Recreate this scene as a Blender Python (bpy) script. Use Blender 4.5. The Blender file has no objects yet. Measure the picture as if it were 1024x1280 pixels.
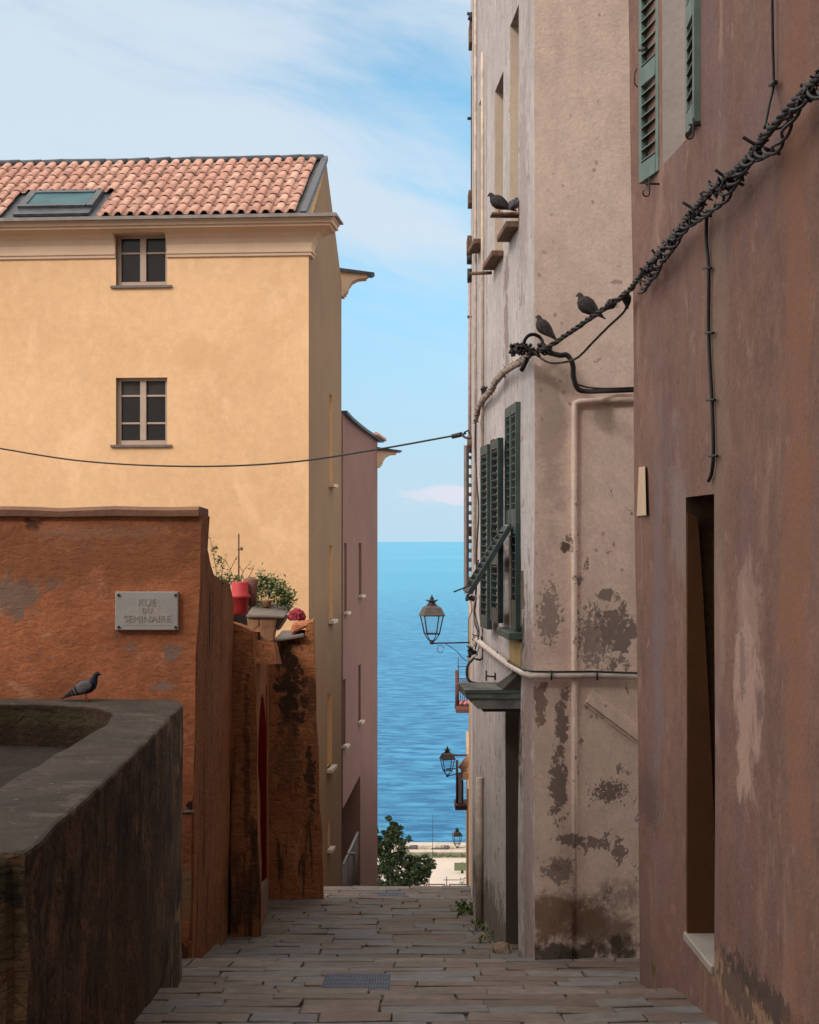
import bpy, bmesh, math, random
from mathutils import Vector, Matrix, noise as mnoise
R = math.radians
random.seed(7)
sc = bpy.context.scene
col = sc.collection
F = 2133.33; CX = 512.0; HY = 676.5

def P(px, py, D):
    """a point of the street seen along pixel (px,py) at distance D down the street"""
    return Vector(((px-CX)/F*D, D, -(py-HY)/F*D))

# ------------------------------------------------------------------ materials
class NT:
    def __init__(s, name):
        s.m = bpy.data.materials.new(name); s.m.use_nodes = True
        s.t = s.m.node_tree; s.t.nodes.clear()
        s.out = s.t.nodes.new('ShaderNodeOutputMaterial')
        s.b = s.t.nodes.new('ShaderNodeBsdfPrincipled')
        s.t.links.new(s.b.outputs[0], s.out.inputs[0])
    def put(s, inp, v):
        if v is None: return
        if isinstance(v, bpy.types.NodeSocket): s.t.links.new(v, inp)
        else:
            if isinstance(v, (tuple, list)) and len(v) == 3 and inp.type == 'RGBA': v = (*v, 1)
            inp.default_value = v
    def math(s, op, a, b=None, c=None, clamp=False):
        n = s.t.nodes.new('ShaderNodeMath'); n.operation = op; n.use_clamp = clamp
        s.put(n.inputs[0], a); s.put(n.inputs[1], b); s.put(n.inputs[2], c); return n.outputs[0]
    def vmath(s, op, a, b=None):
        n = s.t.nodes.new('ShaderNodeVectorMath'); n.operation = op
        s.put(n.inputs[0], a); s.put(n.inputs[1], b)
        return n.outputs['Value'] if op in ('LENGTH', 'DOT_PRODUCT') else n.outputs[0]
    def mix(s, f, a, b, mode='MIX'):
        n = s.t.nodes.new('ShaderNodeMix'); n.data_type = 'RGBA'; n.blend_type = mode
        s.put(n.inputs[0], f); s.put(n.inputs[6], a); s.put(n.inputs[7], b); return n.outputs[2]
    def noise(s, vec, scale=5, detail=4, rough=.55, dist=0.0):
        n = s.t.nodes.new('ShaderNodeTexNoise'); s.put(n.inputs['Vector'], vec)
        n.inputs['Scale'].default_value = scale; n.inputs['Detail'].default_value = detail
        n.inputs['Roughness'].default_value = rough; n.inputs['Distortion'].default_value = dist
        return n.outputs[0]
    def voro(s, vec, scale, feat='F1'):
        n = s.t.nodes.new('ShaderNodeTexVoronoi'); n.feature = feat; s.put(n.inputs['Vector'], vec)
        n.inputs['Scale'].default_value = scale; return n.outputs['Distance']
    def rng(s, v, a, b, c=0.0, d=1.0, smooth=True):
        n = s.t.nodes.new('ShaderNodeMapRange'); n.interpolation_type = 'SMOOTHSTEP' if smooth else 'LINEAR'
        s.put(n.inputs[0], v); n.inputs[1].default_value = a; n.inputs[2].default_value = b
        n.inputs[3].default_value = c; n.inputs[4].default_value = d; return n.outputs[0]
    def pos(s):
        return s.t.nodes.new('ShaderNodeNewGeometry').outputs['Position']
    def obj(s):
        return s.t.nodes.new('ShaderNodeTexCoord').outputs['Object']
    def attr(s, name):
        n = s.t.nodes.new('ShaderNodeAttribute'); n.attribute_name = name; return n.outputs['Fac']
    def xyz(s, v):
        n = s.t.nodes.new('ShaderNodeSeparateXYZ'); s.put(n.inputs[0], v); return n.outputs
    def bump(s, h, strength=.5, dist=.02, nrm=None):
        n = s.t.nodes.new('ShaderNodeBump'); n.inputs['Strength'].default_value = strength
        n.inputs['Distance'].default_value = dist; s.put(n.inputs['Height'], h); s.put(n.inputs['Normal'], nrm)
        return n.outputs[0]
    def fin(s, colr=None, rough=.8, nrm=None, metal=0.0, spec=None):
        s.put(s.b.inputs['Base Color'], colr); s.put(s.b.inputs['Roughness'], rough)
        s.put(s.b.inputs['Normal'], nrm); s.put(s.b.inputs['Metallic'], metal)
        if spec is not None: s.put(s.b.inputs['Specular IOR Level'], spec)
        return s.m

def srgb(r, g, b):
    f = lambda c: (c/255/12.92) if c/255 <= .04045 else ((c/255+.055)/1.055)**2.4
    return (f(r), f(g), f(b))

def paint(name, c, var=.18, rough=.6, metal=0.0, scale=20, bump=.15, spec=.3):
    n = NT(name); p = n.obj()
    a = n.noise(p, scale, 5, .6)
    dark = tuple(x*(1-var) for x in c); lite = tuple(min(1, x*(1+var)) for x in c)
    cc = n.mix(n.rng(a, .3, .7), dark, lite)
    return n.fin(cc, rough, n.bump(a, bump, .01), metal, spec)

def plaster(name, c1, c2, streak=None, streak_amt=.5, patches=(), peel=None, bump=.35, bscale=30, rough_bump=0.0,
            big=.7, streak_sc=(5, 5, .35), low=None, speck=None, fine=.08, seed=0.0, tones=()):
    """weathered lime plaster: two broad tones, rain streaks with a shape of their own, stains, peeled spots, some painted shade.
    patches: (centre, radii, colour, amount, noise scale, hardness)"""
    n = NT(name); p0 = n.pos(); p = n.vmath('ADD', p0, (seed, seed*.7, seed*1.3))
    a = n.noise(p, big, 5, .6, .3)
    c = n.mix(n.rng(a, .32, .68), c1, c2)
    f = n.noise(p, 45, 4, .7)
    c = n.mix(n.rng(f, .3, .7, fine, 0), c, (0, 0, 0))
    f2 = n.noise(p, 6.5, 7, .72)
    c = n.mix(n.rng(f2, .35, .65, fine*1.3, 0), c, tuple(x*.25 for x in c1))
    hgt = n.math('MULTIPLY', n.noise(p, bscale, 6, .65), 1.0)
    if rough_bump:
        hh = n.noise(n.vmath('MULTIPLY', p, (1, 1, 1.9)), 13, 5, .6, .6)
        hgt = n.math('ADD', hgt, n.math('MULTIPLY', n.rng(hh, .35, .62), rough_bump))
        c = n.mix(n.rng(hh, .30, .5, .35, 0), c, tuple(x*.45 for x in c1))
    if streak:
        wob = n.t.nodes.new('ShaderNodeTexNoise'); n.put(wob.inputs['Vector'], p); wob.inputs['Scale'].default_value = 1.7; wob.inputs['Detail'].default_value = 5
        pw = n.vmath('ADD', p, n.vmath('MULTIPLY', n.vmath('SUBTRACT', wob.outputs['Color'], (.5, .5, .5)), (.16, .16, .5)))
        s1 = n.noise(n.vmath('MULTIPLY', pw, streak_sc), 1.0, 7, .68, .2)
        s2 = n.noise(n.vmath('MULTIPLY', pw, (streak_sc[0]*3.1, streak_sc[1]*3.1, streak_sc[2]*4)), 1.0, 6, .7)
        s3 = n.noise(p, 2.3, 5, .6)
        s = n.math('ADD', n.math('ADD', n.math('MULTIPLY', s1, .5), n.math('MULTIPLY', s2, .25)), n.math('MULTIPLY', s3, .25))
        c = n.mix(n.math('MULTIPLY', n.rng(s, .5, .68), streak_amt), c, streak)
    for (tc, tsc, ta, tb, tamt) in tones:
        tn = n.noise(n.vmath('ADD', n.vmath('MULTIPLY', p, tsc), (tc[0]*91, tc[1]*57, tc[2]*33)), 1.0, 7, .66, .5)
        c = n.mix(n.math('MULTIPLY', n.rng(tn, ta, tb), tamt), c, tc)
    if peel:   # flaked skin: (scale, threshold at the foot, extra threshold per metre up, colour, foot z)
        z_ = n.xyz(p0)[2]
        pn = n.noise(n.vmath('MULTIPLY', p, (1, 1, .8)), peel[0], 9, .72, .25)
        th = n.math('ADD', n.math('MULTIPLY', n.math('MAXIMUM', n.math('SUBTRACT', z_, peel[4]), 0.0), peel[2]), peel[1])
        df = n.math('SUBTRACT', pn, th)
        mk = n.rng(df, -.004, .006)
        c = n.mix(n.math('MULTIPLY', mk, .9), c, peel[3])
        rim = n.math('MULTIPLY', n.rng(df, -.02, -.004), n.rng(df, .0, -.004))
        c = n.mix(n.math('MULTIPLY', rim, .35), c, tuple(min(1, x*1.25) for x in c1))
        hgt = n.math('SUBTRACT', hgt, n.math('MULTIPLY', mk, 1.2))
    if speck:
        sp = n.voro(p, speck[0]); sn = n.noise(p, speck[0]*.35, 2)
        mk = n.math('MULTIPLY', n.rng(sp, .10, .16, 1, 0), n.rng(sn, .5, .58))
        c = n.mix(n.math('MULTIPLY', mk, speck[2]), c, speck[1])
    for (cen, rad, pc, amt, nsc, hard) in patches:
        d = n.vmath('LENGTH', n.vmath('MULTIPLY', n.vmath('SUBTRACT', p0, tuple(cen)), tuple(1/r for r in rad)))
        nn = n.noise(p, nsc, 5, .7, .4)
        v = n.math('ADD', d, n.math('MULTIPLY', n.math('SUBTRACT', nn, .5), 3.4))
        w = .5*(1-hard)+.02
        mk = n.rng(v, .85-w, .85+w, 1, 0)
        c = n.mix(n.math('MULTIPLY', mk, amt), c, pc)
        if hard > .8: hgt = n.math('SUBTRACT', hgt, n.math('MULTIPLY', mk, 1.1))
    if low:   # rising damp: (z at the foot, height, colour, amount)
        z = n.xyz(p0)[2]; nn = n.noise(p, 4, 5, .65)
        v = n.math('ADD', z, n.math('MULTIPLY', n.math('SUBTRACT', nn, .5), low[1]*1.6))
        c = n.mix(n.rng(v, low[0], low[0]+low[1], low[3], 0), c, low[2])
    return n.fin(c, .93, n.bump(hgt, bump, .012), 0, .15)

# ------------------------------------------------------------------ mesh builder
class MB:
    def __init__(s, M=None):
        s.bm = bmesh.new(); s.M = M or Matrix.Identity(4); s.val = None
        s.lay = s.bm.faces.layers.float.new('tone')
    def v(s, p): return s.bm.verts.new(s.M @ Vector(p))
    def face(s, vs, mi=0, tone=0.5, smooth=False):
        try: f = s.bm.faces.new(vs)
        except ValueError: return None
        f.material_index = mi; f[s.lay] = tone; f.smooth = smooth; return f
    def hexa(s, c8, mi=0, tone=.5, bev=0, seg=1):
        """c8: bottom four then top four, same winding"""
        vs = [s.v(c) for c in c8]; fs = []
        for q in ((3, 2, 1, 0), (4, 5, 6, 7), (0, 1, 5, 4), (1, 2, 6, 5), (2, 3, 7, 6), (3, 0, 4, 7)):
            fs.append(s.face([vs[i] for i in q], mi, tone))
        if bev:
            es = list({e for f in fs for e in f.edges})
            r = bmesh.ops.bevel(s.bm, geom=es, offset=bev, segments=seg, affect='EDGES', profile=.5)
            for f in r['faces']: f.material_index = mi; f[s.lay] = tone
        return fs
    def box(s, a, b, mi=0, tone=.5, bev=0, seg=1):
        x0, y0, z0 = a; x1, y1, z1 = b
        return s.hexa([(x0, y0, z0), (x1, y0, z0), (x1, y1, z0), (x0, y1, z0), (x0, y0, z1), (x1, y0, z1), (x1, y1, z1), (x0, y1, z1)], mi, tone, bev, seg)
    def tube(s, pts, r, n=8, mi=0, cap=True, r2=None, smooth=True, tone=.5):
        pts = [Vector(p) for p in pts]; rings = []
        k = len(pts); up = Vector((0, 0, 1))
        prev = None
        for i, p in enumerate(pts):
            t = (pts[min(i+1, k-1)]-pts[max(i-1, 0)])
            if t.length < 1e-9: t = Vector((0, 0, 1))
            t.normalize()
            if prev is None:
                a = t.cross(up if abs(t.z) < .9 else Vector((1, 0, 0))).normalized()
            else:
                a = (prev - t*prev.dot(t))
                a = a.normalized() if a.length > 1e-6 else t.orthogonal().normalized()
            prev = a; b = t.cross(a)
            if callable(r): rr = r(i/(k-1))
            else: rr = r if r2 is None else r+(r2-r)*i/(k-1)
            rings.append([s.v(p+(a*math.cos(2*math.pi*j/n)+b*math.sin(2*math.pi*j/n))*rr) for j in range(n)])
        for i in range(k-1):
            for j in range(n):
                s.face([rings[i][j], rings[i][(j+1) % n], rings[i+1][(j+1) % n], rings[i+1][j]], mi, tone, smooth)
        if cap: s.face(rings[0][::-1], mi, tone); s.face(rings[-1], mi, tone)
    def loft(s, rings, mi=0, cap=True, smooth=True, closed=True, tone=.5):
        rs = [[s.v(p) for p in r] for r in rings]; n = len(rs[0])
        for i in range(len(rs)-1):
            for j in range(n if closed else n-1):
                s.face([rs[i][j], rs[i][(j+1) % n], rs[i+1][(j+1) % n], rs[i+1][j]], mi, tone, smooth)
        if cap and closed: s.face(rs[0][::-1], mi, tone); s.face(rs[-1], mi, tone)
    def lathe(s, prof, c=(0, 0, 0), n=12, mi=0, smooth=True, sq=False):
        rings = []
        for r, z in prof:
            rings.append([(c[0]+r*math.cos(2*math.pi*(j+.5)/n), c[1]+r*math.sin(2*math.pi*(j+.5)/n), c[2]+z) for j in range(n)])
        s.loft(rings, mi, True, smooth)
    def prism(s, poly, z0, z1, mi=0, tone=.5):
        """plan polygon (x,y) from z0 to z1; z1 may be a list, one height per corner"""
        n = len(poly); zt = z1 if isinstance(z1, (list, tuple)) else [z1]*n
        lo = [s.v((p[0], p[1], z0)) for p in poly]; hi = [s.v((p[0], p[1], zt[i])) for i, p in enumerate(poly)]
        for i in range(n): s.face([lo[i], lo[(i+1) % n], hi[(i+1) % n], hi[i]], mi, tone)
        s.face(lo[::-1], mi, tone); s.face(hi, mi, tone)
    def build(s, name, mats, parent=None, base=None, local=False, keep_normals=False):
        if not keep_normals: bmesh.ops.recalc_face_normals(s.bm, faces=s.bm.faces)
        me = bpy.data.meshes.new(name); s.bm.to_mesh(me); s.bm.free()
        for m in (mats if isinstance(mats, (list, tuple)) else [mats]): me.materials.append(m)
        o = bpy.data.objects.new(name, me); col.objects.link(o)
        place(o, parent, base, local); return o

def place(o, parent, base, local):
    if parent is not None:
        o.parent = parent
        if not local:
            w = Vector((0, 0, 0)); q = parent
            while q is not None: w += q.location; q = q.parent
            o.location = -w
    elif base is not None and not local:
        b = Vector(base); o.data.transform(Matrix.Translation(-b)); o.location = b

def tag(o, label=None, cat=None, group=None, kind=None):
    if label: o['label'] = label
    if cat: o['category'] = cat
    if group: o['group'] = group
    if kind: o['kind'] = kind
    return o
def empty(name, loc, label, cat, group=None):
    o = bpy.data.objects.new(name, None); col.objects.link(o); o.location = loc; o.empty_display_size = .2
    return tag(o, label, cat, group)
def copy_tree(o, parent=None):
    c = o.copy(); col.objects.link(c); c.parent = parent
    for ch in list(o.children): copy_tree(ch, c)
    return c
def sweep_frame(o, u, n):
    """local frame on a wall: x along u, y out of the wall (n), z up"""
    u = Vector((*u, 0)).normalized(); n = Vector((*n, 0)).normalized()
    return Matrix(((u.x, n.x, 0, o[0]), (u.y, n.y, 0, o[1]), (0, 0, 1, o[2] if len(o) > 2 else 0), (0, 0, 0, 1)))
def boolean(o, cutters):
    """cut each cutter mesh out of o, then drop the cutters"""
    for c in cutters:
        m = o.modifiers.new('b', 'BOOLEAN'); m.object = c; m.operation = 'DIFFERENCE'; m.solver = 'EXACT'
    bpy.context.view_layer.update()
    dg = bpy.context.evaluated_depsgraph_get()
    me = bpy.data.meshes.new_from_object(o.evaluated_get(dg)); me.name = o.name
    o.modifiers.clear(); o.data = me
    for c in cutters:
        d = c.data; bpy.data.objects.remove(c); bpy.data.meshes.remove(d)
def cutbox(M, a, b):
    m = MB(M); m.box(a, b); return m.build('opening', [], None)
def grid_cut(bm, step, lo=None, hi=None):
    """slice a mesh along regular planes so that it can be made uneven"""
    for ax in range(3):
        vals = [v.co[ax] for v in bm.verts]; a, b = min(vals), max(vals)
        if lo is not None: a = max(a, lo[ax]); b = min(b, hi[ax])
        st = step if not isinstance(step, tuple) else step[ax]
        n_ = int((b-a)/st)
        if n_ < 1: continue
        no = [0, 0, 0]; no[ax] = 1
        for i in range(1, n_+1):
            co = [0, 0, 0]; co[ax] = a+(b-a)*i/(n_+1)
            bmesh.ops.bisect_plane(bm, geom=bm.verts[:]+bm.edges[:]+bm.faces[:], plane_co=co, plane_no=no, dist=1e-5)
def displace(o, amp, scale, maxlen, zs=1.0, lo=None, hi=None, lean=None):
    """cut a wall finer and make it slightly uneven"""
    bm = bmesh.new(); bm.from_mesh(o.data)
    grid_cut(bm, maxlen, lo, hi)
    for v in bm.verts:
        if lean: lean(v)
        p = v.co*scale; p.z *= zs
        v.co += Vector((mnoise.noise(p), mnoise.noise(p+Vector((31, 7, 3))), .35*mnoise.noise(p+Vector((3, 57, 11)))))*amp
    bmesh.ops.triangulate(bm, faces=[f for f in bm.faces if len(f.verts) > 4])
    for f in bm.faces: f.smooth = False
    bm.to_mesh(o.data); bm.free()
SKYTINT = (.63, .93, .93); CLOUDCOL = (4.35, 4.95, 5.55); VEILCOL = (3.3, 4.55, 5.5); PINKCOL = (5.1, 4.9, 5.5)
OVERCOL = (14.0, 12.8, 11.6); CLOUDOFF = (1.0, 3.0, 0); SKYSTR = .12; SUNE = 1.3; EXPO = 0.42
# ------------------------------------------------------------------ palette
W = 10.88
def wp(px, py): return P(px, py, W)
GREYP = (.225, .18, .16)
white_patches = [
    (wp(772, 800), (.17, .5, .22), GREYP, .95, 9, .85), (wp(762, 746), (.09, .5, .05), GREYP, .9, 14, .85),
    (wp(745, 800), (.12, .5, .24), GREYP, .8, 34, .9), (wp(688, 770), (.08, .5, .2), GREYP, .75, 40, .9),
    (wp(704, 905), (.05, .5, .17), GREYP, .95, 15, .9), (wp(700, 985), (.07, .5, .24), GREYP, .95, 17, .9),
    (wp(716, 1052), (.10, .5, .05), GREYP, .9, 14, .9), (wp(676, 880), (.05, .5, .14), (.23, .16, .13), .85, 9, .85),
    (wp(745, 1060), (.12, .5, .05), GREYP, .9, 16, .9), (wp(780, 1072), (.09, .5, .09), GREYP, .9, 18, .9),
    (wp(700, 1090), (.1, .5, .1), GREYP, .8, 19, .9), (wp(768, 995), (.14, .5, .08), (.1, .08, .07), .8, 42, .92),
    (wp(709, 683), (.035, .5, .035), (.09, .07, .06), .9, 20, .8),
    (wp(700, 1150), (.32, .5, .16), (.20, .115, .065), .85, 5, .2), (wp(765, 1165), (.3, .5, .19), (.17, .115, .075), .85, 5, .2),
    (wp(740, 1196), (.6, .5, .09), (.07, .055, .045), .9, 8, .35), (wp(782, 1130), (.25, .5, .1), (.16, .12, .085), .6, 7, .3),
    (wp(690, 540), (.10, .5, .62), (.32, .25, .215), .55, 3, .1), (wp(775, 345), (.05, .5, .02), (.25, .19, .16), .6, 30, .8),  # first patch: soft shadow below the cable knot, painted into the plaster
]
M_wfront = plaster('white_house_plaster', (.86, .69, .60), (.78, .615, .535), (.52, .395, .35), .5, white_patches, bump=.4, bscale=40,
                   speck=(9, (.2, .14, .12), .5), fine=.13, peel=(7.5, .578, .018, (.24, .185, .16), -3.2))
side_p = [((.78, 11.1, -.9), (.3, .5, .5), (.22, .16, .15), .8, 10, .6), ((.78, 11.2, -1.9), (.3, .35, 1.6), (.24, .17, .155), .7, 9, .7),
          ((.74, 11.75, -.62), (.4, .4, .35), (.045, .045, .03), .95, 7, .45), ((.73, 12.0, -1.35), (.4, .5, .45), (.07, .045, .035), .9, 6, .5),
          ((.70, 12.5, 1.55), (.4, .16, .6), (.21, .16, .15), .8, 5, .6), ((.75, 11.5, 2.4), (.3, .3, .8), (.28, .23, .22), .6, 8, .6),
          ((.72, 13, -3.0), (.5, 3, .3), (.10, .09, .07), .8, 5, .4)]
M_wside = plaster('white_house_side_plaster', (.56, .51, .50), (.46, .42, .42), (.25, .20, .185), .85, side_p, bump=.45, bscale=35,
                  streak_sc=(11, 10, .7), fine=.2, big=1.2, peel=(6, .572, .008, (.21, .165, .15), -3.0))
M_doorjamb = plaster('dark_door_reveal', (.10, .078, .066), (.075, .06, .052), None)
M_reveal = plaster('window_reveal_plaster', (.62, .50, .40), (.54, .43, .35), (.35, .26, .2), .3, (), bump=.2)
bp = lambda px, py, D: P(px, py, D)
brown_p = [(P(940, 880, 7.1), (.4, .24, .46), (.39, .26, .215), .8, 3.5, .5), (P(946, 780, 7.05), (.4, .24, .3), (.36, .24, .20), .55, 4, .35),
           (P(935, 830, 7.2), (.3, .07, .16), (.20, .14, .13), .8, 12, .8),
           (P(930, 1250, 7.2), (.4, 1.2, .09), (.33, .21, .13), .7, 8, .5), (P(915, 1235, 7.3), (.4, .4, .12), (.09, .065, .055), .8, 13, .8),
           (P(985, 1262, 6.6), (.4, .9, .08), (.06, .045, .04), .8, 15, .75), (P(830, 1215, 9.4), (.3, .10, .06), (.07, .085, .02), .7, 8, .5),
           (P(818, 1000, 9.6), (.3, .5, .18), (.10, .065, .06), .6, 34, .9), (P(830, 790, 9.2), (.3, .16, 1.3), (.175, .135, .145), .6, 5, .2),
           (P(1000, 400, 6.3), (.3, .22, 3.2), (.235, .115, .075), .75, 3, .1), (P(905, 500, 7.7), (.3, .2, 1.2), (.22, .165, .125), .5, 3, .1),
           (P(850, 640, 8.7), (.3, .25, .5), (.26, .21, .195), .5, 3, .1)]
M_brown = plaster('brown_house_plaster', (.265, .150, .118), (.205, .122, .102), (.14, .085, .072), .5, brown_p, bump=.5, bscale=42,
                  streak_sc=(1.9, 1.7, .35), fine=.24, big=.8, tones=[((.17, .115, .12), (2.2, 1.5, .45), .5, .64, .55), ((.33, .215, .17), (1.8, 1.9, .6), .55, .68, .55), ((.36, .24, .20), (7, 7, 5), .60, .66, .35), ((.10, .06, .055), (9, 8, 5), .62, .68, .4)])
M_brownback = plaster('plain_brown_plaster', (.24, .15, .12), (.2, .13, .11), None)
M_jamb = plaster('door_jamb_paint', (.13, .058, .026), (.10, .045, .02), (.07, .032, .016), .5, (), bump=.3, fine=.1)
orange_p = [(P(20, 745, 11), (.16, .5, .16), (.20, .15, .12), .85, 9, .7), (P(65, 730, 11), (.06, .5, .04), (.2, .15, .12), .7, 15, .7),
            (P(215, 815, 11), (.07, .5, .06), (.23, .17, .14), .85, 12, .8), (P(165, 808, 11), (.04, .5, .05), (.22, .16, .13), .6, 16, .8),
            (P(205, 858, 11), (.09, .5, .03), (.24, .18, .16), .8, 14, .8), (P(206, 690, 11), (.05, .5, .1), (.5, .22, .12), .6, 10, .3),
            (P(40, 655, 11), (.07, .5, .04), (.05, .035, .03), .85, 9, .6), (P(60, 690, 11), (2.0, .5, .2), (.17, .075, .04), .55, 3, .1),
            (P(120, 665, 11), (.4, .5, .05), (.28, .17, .12), .5, 8, .3), (P(243, 1007, 11), (.05, .3, .035), (.025, .02, .018), .95, 6, .8),
            (P(238, 1120, 11), (.5, .5, .17), (.27, .18, .11), .85, 5, .5), (P(235, 1190, 11), (.5, .5, .06), (.05, .035, .03), .8, 8, .6)]
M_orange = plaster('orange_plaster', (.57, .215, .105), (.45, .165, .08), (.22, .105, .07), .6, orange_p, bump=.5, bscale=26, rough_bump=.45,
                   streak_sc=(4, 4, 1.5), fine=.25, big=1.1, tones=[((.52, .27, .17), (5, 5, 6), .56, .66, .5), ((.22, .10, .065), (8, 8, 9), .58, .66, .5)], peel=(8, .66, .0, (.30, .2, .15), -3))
oside_p = [((-1.3, 13.6, -1.8), (.03, .4, .8), (.06, .035, .025), .7, 12, .7), ((-1.35, 13.6, -2.8), (.4, .5, .3), (.09, .05, .03), .7, 9, .5),
           ((-1.14, 16.1, -1.4), (.17, .5, .5), (.035, .022, .018), .93, 9, .65), ((-1.17, 16.1, -2.1), (.16, .5, .5), (.09, .045, .03), .6, 8, .5),
           ((-.95, 16.1, -2.35), (.06, .5, .42), (.05, .03, .022), .9, 11, .8), ((-.93, 16.1, -1.5), (.07, .5, .3), (.1, .05, .03), .7, 12, .8)]
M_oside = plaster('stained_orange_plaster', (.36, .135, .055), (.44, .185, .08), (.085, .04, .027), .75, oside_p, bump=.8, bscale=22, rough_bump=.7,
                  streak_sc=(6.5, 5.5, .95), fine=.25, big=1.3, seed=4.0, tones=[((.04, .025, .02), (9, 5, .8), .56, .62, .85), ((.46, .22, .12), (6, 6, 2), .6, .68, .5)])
M_coping = plaster('stained_coping', (.30, .16, .10), (.20, .11, .08), (.08, .055, .045), .7, (), bump=.7, bscale=20, streak_sc=(9, 5, 3))
M_capst = plaster('grey_cap_stone', (.22, .19, .165), (.14, .12, .105), (.06, .05, .045), .5, (), bump=.7)
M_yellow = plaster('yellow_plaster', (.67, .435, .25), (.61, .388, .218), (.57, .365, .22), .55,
                   [((-6.9, 29.8, 1.2), (.5, .5, .5), (.52, .34, .22), .4, 2, .1), ((-3.7, 29.8, 3.3), (.7, .6, .35), (.52, .31, .17), .5, 2, .1)],  # first patch: shadow at the left edge of the front, painted in
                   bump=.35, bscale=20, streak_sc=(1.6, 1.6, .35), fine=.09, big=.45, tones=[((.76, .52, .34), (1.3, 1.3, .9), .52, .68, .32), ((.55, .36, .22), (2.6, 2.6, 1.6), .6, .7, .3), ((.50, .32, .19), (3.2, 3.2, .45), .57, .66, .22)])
M_yside = plaster('shaded_yellow_plaster', (.215, .145, .088), (.19, .13, .082), (.175, .12, .08), .5, (), bump=.3, streak_sc=(2, 2, .2), fine=.06)  # street side: the yellow plaster with its shade put into the colour
M_cornice = plaster('taupe_cornice_paint', (.50, .37, .27), (.46, .33, .245), (.42, .3, .22), .4, (), bump=.1, fine=.04)
M_gable = plaster('gable_plaster', (.31, .235, .17), (.28, .21, .155), (.26, .20, .15), .4, (), bump=.2)
M_pink = plaster('pink_plaster', (.205, .118, .10), (.18, .103, .09), (.165, .10, .088), .5, (), bump=.3, streak_sc=(2, 2, .15), fine=.06)
M_cream = plaster('cream_plaster', (.50, .37, .27), (.42, .30, .22), (.22, .16, .12), .6, (), bump=.4, streak_sc=(4, 4, .3))
M_ochre = plaster('ochre_plaster', (.52, .32, .18), (.45, .27, .15), (.20, .13, .08), .5, (), bump=.4, streak_sc=(3, 3, .3))
par_p = [((-1.26, 8.0, -1.8), (.4, 2.2, .5), (.11, .062, .035), .5, 3, .2)]
M_par = plaster('parapet_side_plaster', (.15, .095, .066), (.22, .135, .085), (.02, .015, .012), .6, par_p, bump=.9, bscale=20, rough_bump=.5,
                streak_sc=(4, 3.6, 2.2), fine=.55, big=2.2, tones=[((.020, .015, .013), (3.4, 3.2, 2.4), .47, .60, .85), ((.31, .175, .095), (4, 4, 3.6), .55, .68, .65), ((.025, .02, .016), (9, 8, 9), .55, .60, .7), ((.24, .19, .15), (17, 17, 17), .62, .66, .4)])
M_parend = plaster('parapet_end_plaster', (.19, .12, .062), (.12, .085, .05), (.05, .04, .03), .6, [((-1.5, 5.3, -1.05), (.6, .4, .09), (.03, .03, .022), .9, 8, .5)],
                   bump=1.0, bscale=24, rough_bump=1.2, fine=.2, big=2.2)
M_partop = plaster('parapet_top_cement', (.07, .056, .048), (.10, .08, .066), (.04, .036, .033), .6, (), tones=[((.14, .12, .10), (6, 6, 6), .56, .64, .5), ((.03, .027, .025), (7, 7, 7), .56, .64, .6)], bump=1.0, bscale=60, streak_sc=(3, 3, 3),
                   speck=(16, (.30, .27, .24), .5), fine=.25, big=2.0)
M_parin = plaster('parapet_inner_plaster', (.035, .022, .016), (.06, .036, .022), (.015, .012, .01), .7,
                  [((-2.2, 9.95, -1.03), (.8, .4, .05), (.07, .055, .028), .6, 12, .5)], bump=.9, bscale=30, rough_bump=.5, big=3)
M_gravel = plaster('terrace_gravel', (.075, .05, .04), (.05, .04, .036), None, 0, (), bump=1.0, bscale=60, speck=(28, (.3, .25, .22), .7), fine=.5)
M_drain = paint('cream_conduit_paint', (.50, .39, .31), .12, .6)
M_pipew = paint('white_pipe', (.50, .44, .40), .2, .5, scale=12)
M_pipey = paint('yellowed_drainpipe', (.47, .39, .32), .25, .6, scale=9)
M_cable = paint('black_cable', (.022, .020, .022), .4, .55, scale=40)
M_cabled = paint('dusty_cable', (.03, .026, .025), .6, .65, scale=30)
M_cablel = paint('weathered_cable', (.21, .16, .13), .45, .8, scale=30)
M_iron = paint('dark_iron', (.02, .018, .018), .4, .5, scale=40)
M_lampmet = paint('lamp_metal', (.022, .016, .018), .3, .45, scale=30)
M_lamptop = paint('lamp_roof_zinc', (.085, .07, .066), .2, .5, scale=20)
M_rust = paint('rusty_metal', (.13, .075, .05), .4, .8, scale=25)
M_rustred = paint('red_oxide_rail', (.12, .052, .045), .3, .7, scale=25)
M_shut = paint('green_shutter_paint', (.11, .155, .135), .16, .55, scale=8)
M_shutd = paint('dark_green_shutter_paint', (.02, .038, .040), .3, .5, scale=8)
M_shutm = paint('faded_green_shutter_paint', (.045, .066, .060), .3, .6, scale=8)
M_shutg = paint('grey_shutter_paint', (.21, .18, .17), .15, .6, scale=8)
M_slab = paint('balcony_slab_paint', (.095, .096, .088), .5, .8, scale=6, bump=.4)
M_slabu = paint('balcony_slab_under', (.03, .028, .024), .4, .9, scale=6)
M_frame = paint('taupe_window_frame', (.33, .25, .205), .06, .5, scale=5)
M_sill = paint('slate_sill', (.13, .10, .09), .15, .6, scale=8)
M_dark = paint('dark_interior', (.012, .009, .008), .2, .9)
M_darkbr = paint('dark_wood_and_shade', (.06, .032, .02), .3, .7)
M_reddoor = paint('dark_red_door', (.085, .007, .005), .15, .9, spec=.0)
M_marble = paint('marble_threshold', (.33, .30, .275), .12, .35, scale=5)
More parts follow.
